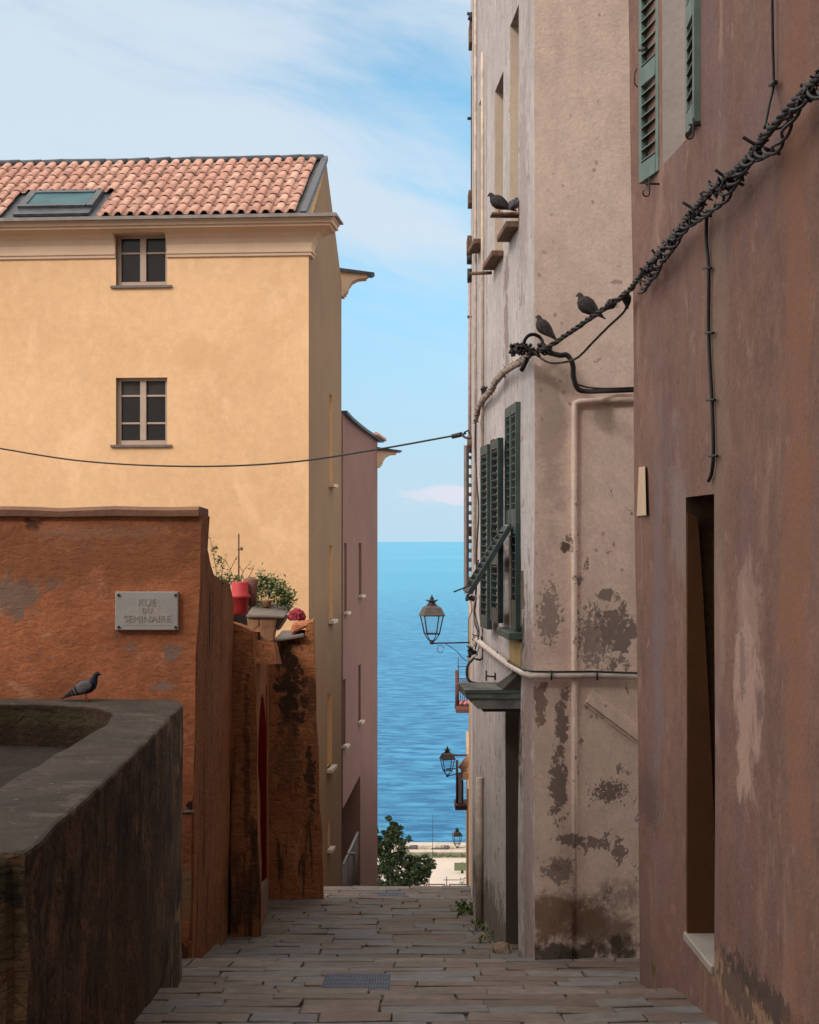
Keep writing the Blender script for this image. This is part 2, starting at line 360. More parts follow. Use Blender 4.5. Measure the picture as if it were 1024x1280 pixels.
M_plate = paint('street_plate_marble', (.36, .35, .34), .06, .5, scale=8)
M_letter = paint('engraved_letters', (.305, .29, .28), .1, .6)
M_cplate = paint('cream_plate', (.55, .40, .28), .08, .5, scale=6)
M_terrab = paint('brown_pot', (.20, .09, .07), .2, .8)
M_terra = paint('terracotta', (.34, .19, .11), .25, .85, scale=14, bump=.4)
M_red = paint('red_plastic', (.50, .045, .05), .12, .5, scale=6)
M_cloth = paint('crimson_cloth', (.27, .03, .05), .4, .9, scale=12)
M_bark = paint('bark', (.09, .07, .05), .3, .9, scale=10, bump=.5)
M_twig = paint('twig_bark', (.15, .10, .07), .3, .9)
M_lead = paint('lead_flashing', (.035, .040, .05), .3, .5, scale=8)
M_zinc = paint('zinc_gutter', (.16, .14, .135), .2, .5, scale=6)
M_stoneblk = paint('stone_block', (.19, .13, .095), .3, .9, scale=9, bump=.6)
M_step = paint('pale_stone', (.42, .37, .31), .15, .9, scale=9)
M_concrete = paint('esplanade_concrete', (.40, .345, .30), .07, .9, scale=.3)
M_wallsea = paint('sea_wall_cement', (.36, .31, .26), .2, .9, scale=2)
M_rockd = paint('dark_rock', (.06, .05, .05), .4, .9, scale=2)
M_rockl = paint('pale_rock', (.33, .28, .23), .25, .9, scale=2)
M_board = paint('olive_board', (.10, .125, .06), .1, .7, scale=3)

def tonal(name, lo, hi, tint=None, rough=.85, bump=.4, sc=18, spotted=None, obj=False):
    """colour by the piece's own tone plus fine grain"""
    n = NT(name); p = n.obj() if obj else n.pos(); t = n.attr('tone')
    c = n.mix(t, lo, hi)
    if tint: c = n.mix(n.rng(n.math('FRACT', n.math('MULTIPLY', t, 7.31)), .55, .8, 0, .85), c, tint)
    a = n.noise(p, sc, 6, .68)
    c = n.mix(n.rng(a, .3, .7, .38, 0), c, (.02, .015, .012))
    if spotted: c = n.mix(n.math('MULTIPLY', n.rng(n.noise(p, spotted[0], 4, .6), .5, .66), spotted[2]), c, spotted[1])
    return n.fin(c, rough, n.bump(a, bump, .012), 0, .2)
M_pave = tonal('paving_stone', (.132, .101, .085), (.213, .18, .155), (.165, .168, .178), .72, .7, 11, (2.2, (.11, .085, .072), .7))
M_tile = tonal('terracotta_roof_tile', (.47, .25, .195), (.58, .36, .285), (.50, .28, .22), .85, .4, 9, (3.4, (.24, .14, .115), .75))
M_joint = plaster('paving_joint', (.09, .076, .066), (.12, .10, .087), None, 0, (), bump=.6)
M_slopeground = plaster('hill_ground', (.16, .13, .10), (.12, .10, .08), None, 0, (), bump=.6)
M_leafd = tonal('dark_leaf', (.008, .018, .008), (.035, .062, .02), (.06, .085, .03), .55, .1, 5)
M_leafg = tonal('green_leaf', (.03, .075, .018), (.11, .18, .05), (.15, .20, .08), .5, .1, 5)
M_grate = paint('cast_iron_cover', (.075, .085, .115), .25, .55, 0.4, scale=20)

def glass_dark(name, c, rough=.12):
    n = NT(name); p = n.obj(); return n.fin(n.mix(n.rng(n.noise(p, 1.4, 2), .35, .65), c, tuple(x*.6 for x in c)), rough, None, 0, .18)
M_glass = glass_dark('window_glass', (.010, .009, .009), .15)
M_blind = glass_dark('blind_behind_glass', (.04, .034, .032), .4)
M_sky = glass_dark('skylight_glass', (.012, .075, .095), .5)
n = NT('lantern_glass'); tr = n.t.nodes.new('ShaderNodeBsdfTransparent'); tr.inputs[0].default_value = (.93, .95, .96, 1); mx = n.t.nodes.new('ShaderNodeMixShader')
mx.inputs[0].default_value = .05; n.t.links.new(tr.outputs[0], mx.inputs[1]); n.t.links.new(n.b.outputs[0], mx.inputs[2]); n.t.links.new(mx.outputs[0], n.out.inputs[0])
M_lglass = n.fin((.3, .32, .34), .05, None, 0, .5)

# pigeon feathers
n = NT('pigeon_body_feathers'); p = n.obj(); x = n.xyz(p)
c = n.mix(n.rng(x[0], .035, .06), (.06, .06, .075), (.014, .02, .038)); c = n.mix(n.rng(x[0], -.13, -.09, 1, 0), c, (.018, .017, .02))
M_revealp = plaster('pale_window_reveal', (.50, .46, .43), (.42, .38, .36), (.3, .26, .25), .4)
M_pig = n.fin(n.mix(n.rng(n.noise(p, 60, 4), .3, .7, .35, 0), c, (0, 0, 0)), .7, None, 0, .25)
n = NT('pigeon_wing_feathers'); p = n.obj(); x = n.xyz(p)
q = n.math('ADD', x[0], n.math('MULTIPLY', x[2], .55))
b1 = n.math('MULTIPLY', n.rng(q, -.020, -.014), n.rng(q, .004, -.002)); b2 = n.math('MULTIPLY', n.rng(q, -.052, -.046), n.rng(q, -.028, -.034))
c = n.mix(n.math('MAXIMUM', b1, b2), (.14, .135, .15), (.012, .012, .016)); c = n.mix(n.rng(x[0], -.095, -.07, 1, 0), c, (.02, .02, .024))
M_wing = n.fin(n.mix(n.rng(n.noise(p, 70, 4), .3, .7, .35, 0), c, (0, 0, 0)), .7, None, 0, .2)
n = NT('dark_pigeon_wing'); p = n.obj()
M_wingd = n.fin(n.mix(n.rng(n.noise(p, 50, 4), .3, .7), (.018, .016, .018), (.045, .038, .038)), .75, None, 0, .2)
M_leg = paint('pigeon_leg', (.28, .07, .06), .1, .6)

# sea
n = NT('sea_water'); p = n.pos()
dd = n.vmath('LENGTH', p)
w1 = n.noise(n.vmath('MULTIPLY', p, (.26, .5, 1)), 1.0, 9, .68, .5)
w2 = n.noise(n.vmath('MULTIPLY', p, (.006, .03, 1)), 1.0, 5, .6, .3)
w3 = n.noise(n.vmath('MULTIPLY', p, (.0009, .004, 1)), 1.0, 4, .55)
c = n.mix(n.rng(w1, .38, .62), (.006, .10, .25), (.052, .275, .475))
c = n.mix(n.rng(w2, .35, .65, .35, 0), c, (.01, .115, .25))
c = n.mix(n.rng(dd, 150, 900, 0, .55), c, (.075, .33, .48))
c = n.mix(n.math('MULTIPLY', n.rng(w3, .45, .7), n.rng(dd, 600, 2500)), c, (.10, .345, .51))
n.b.inputs['IOR'].default_value = 1.33
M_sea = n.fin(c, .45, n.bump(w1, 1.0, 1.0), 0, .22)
# ------------------------------------------------------------------ street
def tread(D):
    """(height, tread number) of the stepped street"""
    seg = [(-30, 8.82, -1.25-.0, .12), (8.82, 11.05, -2.43, .12), (11.05, 12.62, -2.79, .115), (12.62, 16.55, -3.055, .10), (16.55, 18.8, -3.575, .10)]
    if D < 8.82: return -2.31+.12*(8.82-D)
    for i, (a, b, z, s) in enumerate(seg[1:]):
        if D < b: return z-s*(D-a)
    return -3.80-.15-.252*(D-18.8)
EDGES = [8.82, 11.05, 12.62, 16.55, 18.8]
def clipped(poly, side, k):
    pass
# left and right limits of the paving (walls stand on it)
def xl(D):
    for a, b, xa, xb in ((-9, 9.8, -1.34, -1.36), (9.8, 11.0, -2.3, -2.3), (11.0, 14.1, -1.6, -1.6), (14.1, 19, -1.55, -1.4)):
        if D <= b: return xa+(xb-xa)*(D-a)/(b-a)
    return -1.9
def xr(D):
    if D < 9.9: return 1.60-.0244*D
    if D < 11.3: return 1.9
    return 1.0
mb = MB()
rnd = random.Random(3)
D = 5.4; starts = [5.4]+EDGES
lims = EDGES
pcs = []
for si in range(len(EDGES)):
    a = 5.4 if si == 0 else EDGES[si-1]; b = EDGES[si]
    rows = []; y = b
    d0 = .19 if si < 4 else .3
    rows.append((b-d0, b)); y = b-d0
    while y > a+.02:
        h = rnd.uniform(.15, .31)
        if y-h < a+.13: h = y-a
        rows.append((y-h, y)); y -= h
    for ri, (y0, y1) in enumerate(rows):
        x = -2.4-rnd.uniform(0, .5)
        edge = ri == 0
        while x < 2.0:
            wd = rnd.uniform(.24, .62)
            x1 = x+wd; ym = (y0+y1)/2
            if x1 > xl(ym)-.5 and x < xr(ym)+.5:
                g = .0035
                j = lambda: rnd.uniform(-.009, .009)
                cs = [(x+g+j(), y0+g+j()), (x1-g+j(), y0+g+j()), (x1-g+j(), y1-g*(0 if edge else 1)+(0 if edge else j())), (x+g+j(), y1-g*(0 if edge else 1)+(0 if edge else j()))]
                t = rnd.uniform(0, 1); t = t*.75+(.25 if edge else 0)
                dz = rnd.uniform(-.004, .004); tl = rnd.uniform(-.006, .006)
                hh = .14 if edge else .05
                zs = [tread(min(max(c[1], a+.001), b-.001))+dz+tl*(1 if q in (1, 2) else -1) for q, c in enumerate(cs)]
                c8 = [(c[0], c[1], z-hh) for c, z in zip(cs, zs)]+[(c[0], c[1], z) for c, z in zip(cs, zs)]
                mb.hexa(c8, 0, t, .0045)
            x = x1
tag(mb.build('paving', M_pave), kind='structure')
# bed under the slabs and the hill the town stands on
mb = MB(); xs = [-2.8, 2.2]; prof = []
ds = [5.2]+sum([[e-.001, e+.001] for e in EDGES], [])
for d in ds: prof.append((d, tread(d)-.016))
lo = [[mb.v((x, d, z)) for x in xs] for d, z in prof]
for i in range(len(lo)-1): mb.face([lo[i][0], lo[i][1], lo[i+1][1], lo[i+1][0]])
tag(mb.build('paving_bed', M_joint, keep_normals=True), kind='structure')
# near street beyond the frame and the slope with steps down to the quay
mb = MB()
pr = [(-40, 1.2), (-12, .6), (0, -1.27), (5.2, tread(5.2)-.02)]
for i in range(len(pr)-1):
    a, b = pr[i], pr[i+1]
    mb.face([mb.v((-3, a[0], a[1])), mb.v((3, a[0], a[1])), mb.v((3, b[0], b[1])), mb.v((-3, b[0], b[1]))])
tag(mb.build('upper_street', M_pave, keep_normals=True), kind='structure')
mb = MB(); D = 18.8; z = -3.95
for i in range(170):
    D2 = D+.42; z2 = z-.0997
    mb.box((-3.2, D, z-.5), (2.6, D2, z), 0, rnd.random())
    D, z = D2, z2
    if z < -19.9: break
steps_end = D
tag(mb.build('steps', M_pave), kind='structure')
mb = MB()
gp = [(-60, -3.5), (14, -4.6), (19, -5.0), (84, -21.0), (118, -26.5), (40000, -26.5)]
for sx0, sx1 in ((-400, -3.2), (-3.2, 2.6), (2.6, 400)):
    for i in range(4):
        a, b = gp[i], gp[i+1]
        mb.face([mb.v((sx0, a[0], a[1])), mb.v((sx1, a[0], a[1])), mb.v((sx1, b[0], b[1])), mb.v((sx0, b[0], b[1]))])
tag(mb.build('ground', M_slopeground, keep_normals=True), kind='structure')
# sea
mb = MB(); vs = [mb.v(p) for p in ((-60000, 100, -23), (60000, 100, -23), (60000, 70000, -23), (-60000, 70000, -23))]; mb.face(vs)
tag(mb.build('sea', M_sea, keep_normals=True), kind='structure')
# quay
mb = MB(); mb.box((-70, 84, -22.9), (60, 112.2, -20.0))
tag(mb.build('esplanade', M_concrete), kind='structure')

# drain covers
def cover(px0, px1, py, D0, D1, label):
    x0 = P(px0, py, D0).x; x1 = P(px1, py, D0).x
    m = MB(); z0 = tread(D0)+.006; z1 = tread(D1)+.006
    m.hexa([(x0, D0, z0-.03), (x1, D0, z0-.03), (x1, D1, z1-.03), (x0, D1, z1-.03), (x0, D0, z0), (x1, D0, z0), (x1, D1, z1), (x0, D1, z1)])
    nx, ny = 24, 14
    for i in range(nx):
        for j in range(ny):
            u0 = x0+(x1-x0)*(i+.12)/nx; u1 = x0+(x1-x0)*(i+.88)/nx
            a = D0+(D1-D0)*(j+.2)/ny; b = D0+(D1-D0)*(j+.8)/ny
            za = z0+(z1-z0)*(j+.2)/ny; zb = z0+(z1-z0)*(j+.8)/ny
            m.hexa([(u0, a, za), (u1, a, za), (u1, b, zb), (u0, b, zb), (u0, a, za+.003), (u1, a, za+.003), (u1, b, zb+.003), (u0, b, zb+.003)])
    tag(m.build('drain_cover', M_grate, None, (x0, D0, z0)), label, 'drain cover', 'iron drain covers in the paving')
cover(399, 487, 1225, 9.45, 10.25, 'large ribbed iron drain cover in the foreground paving')
cover(470, 506, 1112, 17.0, 18.1, 'small plain drain cover at the far crest of the paving')

# ------------------------------------------------------------------ helpers for walls
def house(name, base, label, cat='house', group=None): return empty(name, base, label, cat, group)
def facemats(o, fn):
    for p in o.data.polygons: p.material_index = fn(p)

# ------------------------------------------------------------------ white house, right
WA = Vector((.797, 10.9)); WB = Vector((.564, 15.04)); wd_ = (WB-WA).normalized(); wn = Vector((-wd_.y, wd_.x))  # street normal points to -x
MW = sweep_frame((WA.x, WA.y, 0), wd_, (wn.x, wn.y))
def wu(px, off=0.0):
    """distance along the white side wall seen at column px"""
    t = (px-CX)/F
    # (WA.x + wd.x*u + wn.x*off) = t*(WA.y + wd.y*u + wn.y*off)
    return (t*(WA.y+wn.y*off)-WA.x-wn.x*off)/(wd_.x-t*wd_.y)
def wD(u): return WA.y+wd_.y*u
def wz(py, px): return -(py-HY)/F*wD(wu(px))
WH = house('white_house', (1.6, 12, -3), 'tall pale house with peeling plaster on the right, pigeons on its ledges')
mb = MB(); wpoly = [(.797, 10.9), (3.6, 11.9), (3.6, 15.3), (.564, 15.04)]
mb.prism(wpoly, -4.6, 9.0)
wall = mb.build('wall', [M_wfront, M_wside, M_reveal, M_doorjamb], WH)
cuts = []
wins = [(wu(648), wu(637.5), 2.20, 3.70), (wu(629), wu(618.5), 2.16, 3.50), (wu(605), wu(599), 2.50, 3.72),
        (wu(648), wu(632), -3.25, -1.05), (wu(651), wu(637), -.60, .95), (wu(618), wu(613), -.6, .8)]
for (a, b, z0, z1) in wins: cuts.append(cutbox(MW, (a, -.28, z0), (b, .2, z1)))
cuts.append(cutbox(MW, (wu(654.5), -.05, -.46), (wu(650.5)-.02, .2, -.20)))
boolean(wall, cuts)
fd = Vector((.3363, -.9418)) # outward normal of the front face
def fm(p):
    n = p.normal
    if n.y < -.7 and n.x > .0 and p.center.y < 12: return 0
    if abs(n.x*wn.x+n.y*wn.y) > .9: return 1 if abs((Vector((p.center.x, p.center.y))-WA).dot(wn)) < .05 else (3 if p.center.z < -1 else 2)
    if p.center.z < -1.0: return 3
    return 2 if abs(n.z) < .8 else 1
facemats(wall, fm)
displace(wall, .010, 1.3, (.4, .3, .4), .6, (.4, 10.8, -4), (2.2, 15.2, 5.5))
def pane(o_parent, M, a, b, z0, z1, d, mat=M_dark, name='window'):
    m = MB(M); m.box((a+.01, -d-.02, z0+.01), (b-.01, -d, z1-.01)); return m.build(name, mat, o_parent)
for (a, b, z0, z1) in wins[:3]:
    wv = pane(WH, MW, a, b, z0, z1, .235, M_dark)
    m = MB(MW); m.box((a-.03, -.02, z0-.045), (b+.05, .09, z0), bev=.006)
    m.build('sill', M_rust if b > .9 else M_coping, wv)
# doorway under the balcony slab
a, b, z0, z1 = wins[3]; dr = pane(WH, MW, a, b, z0, z1, .235, M_darkbr, 'door')
m = MB(MW)
for i in range(3): m.box((a+.04+i*(b-a)/3, -.235, z0+.15), (a+(i+1)*(b-a)/3-.04, -.228, z1-.15), 0, .5, .003)
m.build('door_panel', M_darkbr, dr)
# closed louvre shutters
def shutter_mesh(w_, h, t, mid=(.42,), st=.05, slat=.028, pitch=.052):
    """louvred leaf in local x (width), y (thickness), z"""
    m = MB()
    m.box((0, 0, 0), (st, t, h), 0, .5, .003); m.box((w_-st, 0, 0), (w_, t, h), 0, .5, .003)
    rails = [(0, .10)]+[(h*q-.05, h*q+.05) for q in mid]+[(h-.07, h)]
    for r0, r1 in rails: m.box((st, .002, r0), (w_-st, t-.002, r1), 0, .5)
    for (q0, q1) in [(rails[i][1], rails[i+1][0]) for i in range(len(rails)-1)]:
        k_ = max(1, int((q1-q0)/pitch)); pz = (q1-q0)/k_
        for i in range(k_):
            zc = q0+(i+.5)*pz
            m.hexa([(st, .002, zc-slat*.62), (w_-st, .002, zc-slat*.62), (w_-st, t-.004, zc+slat*.38), (st, t-.004, zc+slat*.38),
                    (st, .002, zc-slat*.62+.006), (w_-st, .002, zc-slat*.62+.006), (w_-st, t-.004, zc+slat*.38+.006), (st, t-.004, zc+slat*.38+.006)])
    return m
def put_leaf(m, o, ang, name, mat, parent, tilt=0.0):
    """leaf hinged at o, its width along direction ang (radians from +x), outer side to the left of it"""
    M = Matrix.Translation(o) @ Matrix.Rotation(ang, 4, 'Z') @ Matrix.Rotation(tilt, 4, 'X')
    m.bm.transform(M); return m.build(name, mat, parent)
wang = math.atan2(wd_.y, wd_.x)
def wpt(u, off, z): return MW @ Vector((u, off, z))
a, b, z0, z1 = wins[4]
pane(WH, MW, a, b, z0, z1, .2, M_dark)
# the fixed leaf pair closing the upper part, the flap propped out below
m = shutter_mesh((b-a)/2-.005, z1-.12, .035, (), .03); put_leaf(m, wpt(a, .0, .12), wang, 'shutter', M_shutm, WH)
m = shutter_mesh((b-a)/2-.005, z1-.12, .035, (), .03); put_leaf(m, wpt((a+b)/2+.005, .0, .12), wang, 'shutter', M_shutm, WH)
m = shutter_mesh((b-a)*.42, .12-z0+.0, .035, (.2,), .03); put_leaf(m, wpt(a, .0, z0), wang, 'shutter', M_shutd, WH)
# propped flap
hx = wpt((a+b)/2-.05, .05, .10); tip = P(586, 741, wD((a+b)/2)-.25)
m = MB(); ux = Vector((wd_.x, wd_.y, 0)); dv = (tip-hx); L = dv.length; dn = dv.normalized(); up = dn.cross(ux).normalized()
Mf = Matrix(((ux.x, dn.x, up.x, hx.x), (ux.y, dn.y, up.y, hx.y), (ux.z, dn.z, up.z, hx.z), (0, 0, 0, 1)))
m = MB(Mf); fw = .42
for q in (0, fw-.035): m.box((q-.1, 0, -.016), (q+.035-.1, L, .016))
for q in (0, L-.05): m.box((-.065, q, -.013), (fw-.135, q+.05, .013))
for i in range(9):
    c_ = .06+(L-.12)*(i+.5)/9; m.hexa([(-.065, c_-.016, -.014), (fw-.135, c_-.016, -.014), (fw-.135, c_+.012, .012), (-.065, c_+.012, .012),
                                        (-.065, c_-.010, -.014), (fw-.135, c_-.010, -.014), (fw-.135, c_+.018, .012), (-.065, c_+.018, .012)])
fl = m.build('shutter_flap', M_shutd, WH)
m = MB(); m.tube([P(597, 727, tip.y), P(585, 733, tip.y), P(567, 740, tip.y)], .006, 6); m.build('stay_rod', M_iron, fl)
m = MB(MW); m.box((a-.05, -.02, z0-.07), (b+.04, .09, z0-.02), bev=.005); m.build('sill', M_shutm, WH)
m = MB(MW); m.box((a-.02, -.008, z0-.27), (b-.03, .006, z0-.075)); m.build('yellow_panel', paint('yellowed_boarding', (.30, .21, .095), .15, .8, scale=6), WH)
# open leaves of the next window, folded towards the wall
for (pe, pl, top, bot) in ((629.5, 619, 547, 779), (615.5, 605, 555, 787)):
    off = .05; u0 = wu(pe, off); D0 = WA.y+wd_.y*u0
    zt = -(top-HY)/F*D0; zb = -(bot-HY)/F*D0; u1 = u0+.46
    m = shutter_mesh(.46, zt-zb, .04, (.35,), .05)
    put_leaf(m, wpt(u0, off, zb), wang+R(1), 'shutter', M_shutd, WH)
a, b, z0, z1 = wins[5]; pane(WH, MW, a, b, z0, z1, .22, M_dark)
# balcony slab with moulded edge
u0, u1 = wu(650)-.02, wu(650)+.62; zt = -1.015
pr_ = [(-.02, -.10), (.0, -.128), (.29, -.128), (.33, -.088), (.33, -.07), (.365, -.058), (.375, -.012), (.375, 0), (-.02, 0)]
m = MB(MW); f0 = [m.v((u0, y, zt+z)) for y, z in pr_]; f1 = [m.v((u1, y, zt+z)) for y, z in pr_]
for i in range(len(pr_)): m.face([f0[i], f0[(i+1) % len(pr_)], f1[(i+1) % len(pr_)], f1[i]])
m.face(f0[::-1]); m.face(f1)
sl = m.build('balcony_slab', M_slab, WH)
m = MB(MW); m.box((u0+.02, .0, zt-.15), (u1-.02, .25, zt-.13)); m.build('slab_support', M_slabu, sl)
m = MB(MW)
for z0_, z1_, y1_ in ((-.022, .002, .379), (-.062, -.05, .37)): m.box((u0-.008, .0, zt+z0_), (u0-.0005, y1_, zt+z1_))
m.build('edge_moulding', M_shutm, sl)
m = MB(MW)
m.hexa([(u0+.01, 0, zt+.003), (u1-.2, 0, zt+.003), (u1-.2, .12, zt+.003), (u0+.01, .12, zt+.003), (u0+.01, 0, zt+.12), (u1-.2, 0, zt+.10), (u1-.2, .01, zt+.08), (u0+.01, .01, zt+.11)])
m.build('mortar_fillet', M_slabu, sl)
# conduits moulded on the front and the pipe round the corner
def fpt(px, py, off=.03): # a point on the front face of the white house
    t = (px-CX)/F
    # face line from (.797,10.9) to (3.6,11.9)
    sx, sy = 2.803, 1.0; L_ = math.hypot(sx, sy); nx_, ny_ = sy/L_, -sx/L_
    ox, oy = .797+nx_*off, 10.9+ny_*off
    s_ = (t*oy-ox)/(sx-t*sy); D_ = oy+sy*s_
    return Vector((ox+sx*s_, D_, -(py-HY)/F*D_))
m = MB(); m.tube([fpt(800, 499, .02), fpt(760, 500, .02), fpt(724, 502, .02), fpt(719, 504, .02), fpt(718, 512, .02), fpt(718, 700, .02), fpt(718, 950, .02), fpt(719, 1199, .02)], .019, 10)
m.build('conduit', M_wfront, WH)
m = MB(); m.box(fpt(713, 690, .0)-Vector((0, .03, 0)), fpt(722, 681, .0)+Vector((0, .04, 0)), bev=.006); m.build('conduit_clip', M_drain, WH)
m = MB()
M45 = (fpt(735, 872, .0), fpt(799, 920, .0))
d_ = (M45[1]-M45[0]); dn = d_.normalized(); q = Vector((.336, -.942, 0)); zz = q.cross(dn).normalized()
for (o0, o1, h) in ((-.035, .035, .022), (-.055, -.036, .010), (.036, .05, .010)):
    c8 = []
    for y in (-.01, h):
        for (l, o_) in ((0, o0), (d_.length, o0), (d_.length, o1), (0, o1)): c8.append(M45[0]+dn*l+zz*o_+q*y)
    m.hexa(c8, bev=.003)
m.build('stair_string', M_wfront, WH)
PIPE = [wpt(wu(600), .05, wz(797, 600)), wpt(wu(612), .05, wz(806.5, 612)), wpt(wu(630), .05, wz(820, 630)), wpt(wu(645), .05, wz(831, 645)), P(656, 842, 10.9), fpt(664, 844, .05), fpt(700, 844.5, .045), fpt(740, 844, .045), fpt(803, 846, .045)]
m = MB(); m.tube(PIPE, .024, 10); pp = m.build('water_pipe', M_pipew, WH)
m = MB(); m.tube([p+Vector((-.01, -.02, .026)) for p in PIPE[3:]], .006, 6); m.build('cable', M_cable, pp)
for p in (fpt(689, 844, .045), fpt(746, 844, .045), PIPE[2], PIPE[3]):
    m = MB(); m.tube([p+Vector((0, -.028, .034)), p+Vector((0, -.03, -.03))], .006, 6); m.build('pipe_clip', M_iron, pp)
# drainpipes on the side
m = MB()
for px, t_, b_, r_ in ((608, 66, 560, .014),):
    m.tube([wpt(wu(px), .03, wz(t_, px)), wpt(wu(px), .03, wz(300, px)), wpt(wu(px), .03, wz(b_, px))], r_, 8)
m.build('drainpipe', M_pipey, WH)
m = MB(); m.tube([wpt(wu(597.5), .02, 6), wpt(wu(597.5), .02, wz(300, 597)), wpt(wu(597), .02, -.2)], .012, 8); m.build('drainpipe', M_pipey, WH)
m = MB(); m.tube([wpt(wu(604), .03, wz(972, 604)), wpt(wu(604), .03, wz(1155, 604))], .03, 8); m.build('drainpipe', M_pipey, WH)
m = MB(); m.tube([wpt(wu(619), .025, wz(341, 619)), P(588, 342, wD(wu(619))-.0)], .014, 6); m.build('iron_bracket', M_rust, WH)
ck = lambda px, py: P(px, py, 13.2)
m = MB(); m.tube([ck(608, 838), ck(608, 851)], .007, 6); m.tube([ck(608, 845), ck(619, 846)], .007, 6); m.tube([ck(619, 841), ck(619, 850)], .007, 6)
m.build('iron_clamp', M_iron, WH)
m = MB(MW); m.box((wu(650)+.02, -.01, 2.235), (wu(650)+.15, .19, 2.252), bev=.003); m.build('perch_board', M_rust, WH)
# rough kerb stones against the foot
for i, (px, py, s_) in enumerate(((640, 1192, .10), (628, 1180, .08), (615, 1172, .07))):
    m = MB(); c_ = wpt(wu(px), .07, 0); z_ = tread(c_.y)
    bmesh.ops.create_icosphere(m.bm, subdivisions=2, radius=s_)
    for v in m.bm.verts: v.co = Vector((v.co.x*.7, v.co.y*1.5, v.co.z*.5))*(1+.35*mnoise.noise(v.co*17+Vector((i, 0, 0))))
    o = m.build('rubble_stone', M_stoneblk, local=True); o.location = (c_.x, c_.y, z_+.01)
    tag(o, ('largest rubble stone at the foot of the white house doorway', 'middle rubble stone at the foot of the white house', 'smallest rubble stone beside the drainpipe foot')[i], 'stone', 'loose stones at the foot of the white house')

# ------------------------------------------------------------------ brown house, right foreground
BA, BS = 1.578, -.0244
def bX(D): return BA+BS*D
bd = Vector((BS, 1)).normalized(); bn = Vector((-1, BS)).normalized()
MBr = sweep_frame((bX(0), 0, 0), bd, (-bd.y, bd.x))
def bu(px, off=0.0):
    t = (px-CX)/F; n_ = (-bd.y, bd.x)
    return (t*(n_[1]*off)-bX(0)-n_[0]*off)/(bd.x-t*bd.y)
def bpt(px, py, off=.0):
    u = bu(px, off); p = MBr @ Vector((u, off, 0)); p.z = -(py-HY)/F*p.y; return p
BH = house('brown_house', (2.4, 7, -2.3), 'near brown plastered house on the right with green shutters and a narrow doorway')
mb = MB()
poly = [(bX(9.9)-.0, 9.9), (bX(-6), -6), (-15, -6), (-15, -13), (8, -13), (8, 9.9)]  # unseen wing added behind the viewer to keep sun off the street
n_ = len(poly)
lo = [mb.v((p[0], p[1], -5)) for p in poly]; hi = [mb.v((p[0], p[1], 12.5)) for p in poly]
for i in range(n_): mb.face([lo[i], lo[(i+1) % n_], hi[(i+1) % n_], hi[i]])
mb.face(lo[::-1]); mb.face(hi)
wall = mb.build('wall', [M_brown, M_darkbr, M_revealp], BH)
dz0, dz1 = -1.94, .215; du0, du1 = bu(893), bu(858)
wu0, wu1 = bu(858), bu(832.5); wz0 = bpt(845, 190).z
boolean(wall, [cutbox(MBr, (du0, -.34, dz0), (du1, .3, dz1)), cutbox(MBr, (wu0, -.16, wz0), (wu1, .3, 3.9))])
def fb(p):
    c = p.center; n = p.normal
    if abs(n.x*bd.y-n.y*bd.x) > .97 and c.x < bX(c.y)+.05: return 0
    if 7 < c.y < 9 and c.z < .3 and c.z > -1.95 and abs(c.x-bX(c.y)) < .4: return 1  # reveal faces coloured dark for the shadow inside the doorway
    if c.z > 1 and 8 < c.y < 9.6 and abs(c.x-bX(c.y)) < .3 and c.x > bX(c.y)+.02: return 2
    return 0
facemats(wall, fb)
# the outer corner leans slightly and the face is uneven
def lean(v):
    if v.co.y > 4 and v.co.x < 2.0:
        w_ = min(1, max(0, (v.co.y-8.7)/1.2)); v.co.x += w_*(-.028-.011*v.co.z)
displace(wall, .010, 1.2, (.5, .22, .3), .6, (1.2, 4.5, -2.8), (1.7, 10, 4.5), lean)
m = MB(MBr); m.box((du0+.004, -.335, dz0+.004), (du1-.004, -.31, dz1-.004)); dr = m.build('door', M_darkbr, BH)
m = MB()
jp = [P(858.5, 640, 8.44), P(872, 648, 8.44), P(878, 740, 8.44), P(884, 850, 8.44), P(889, 950, 8.44), P(897, 1168, 8.44), P(858.5, 1168, 8.44)]  # slanted edge bares the dark reveal, shaped like the cast shadow
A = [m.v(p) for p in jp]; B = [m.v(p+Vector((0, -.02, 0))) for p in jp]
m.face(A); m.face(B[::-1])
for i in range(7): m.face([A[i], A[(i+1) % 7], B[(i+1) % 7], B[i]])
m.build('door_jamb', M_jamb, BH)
m = MB(MBr); m.box((du0-.0, -.33, dz0-.035), (du1+.0, .015, dz0+.005), bev=.004); m.build('threshold', M_marble, BH)
# window frame with pale jamb
m = MB(MBr); m.box((wu0+.004, -.155, wz0+.004), (wu1-.004, -.13, 3.89)); fr = m.build('window', M_glass, BH)
m = MB(MBr)
for q in ((wu0+.004, wu0+.06), (wu1-.06, wu1-.004)): m.box((q[0], -.129, wz0+.004), (q[1], -.10, 3.88))
m.build('frame', M_frame, fr)
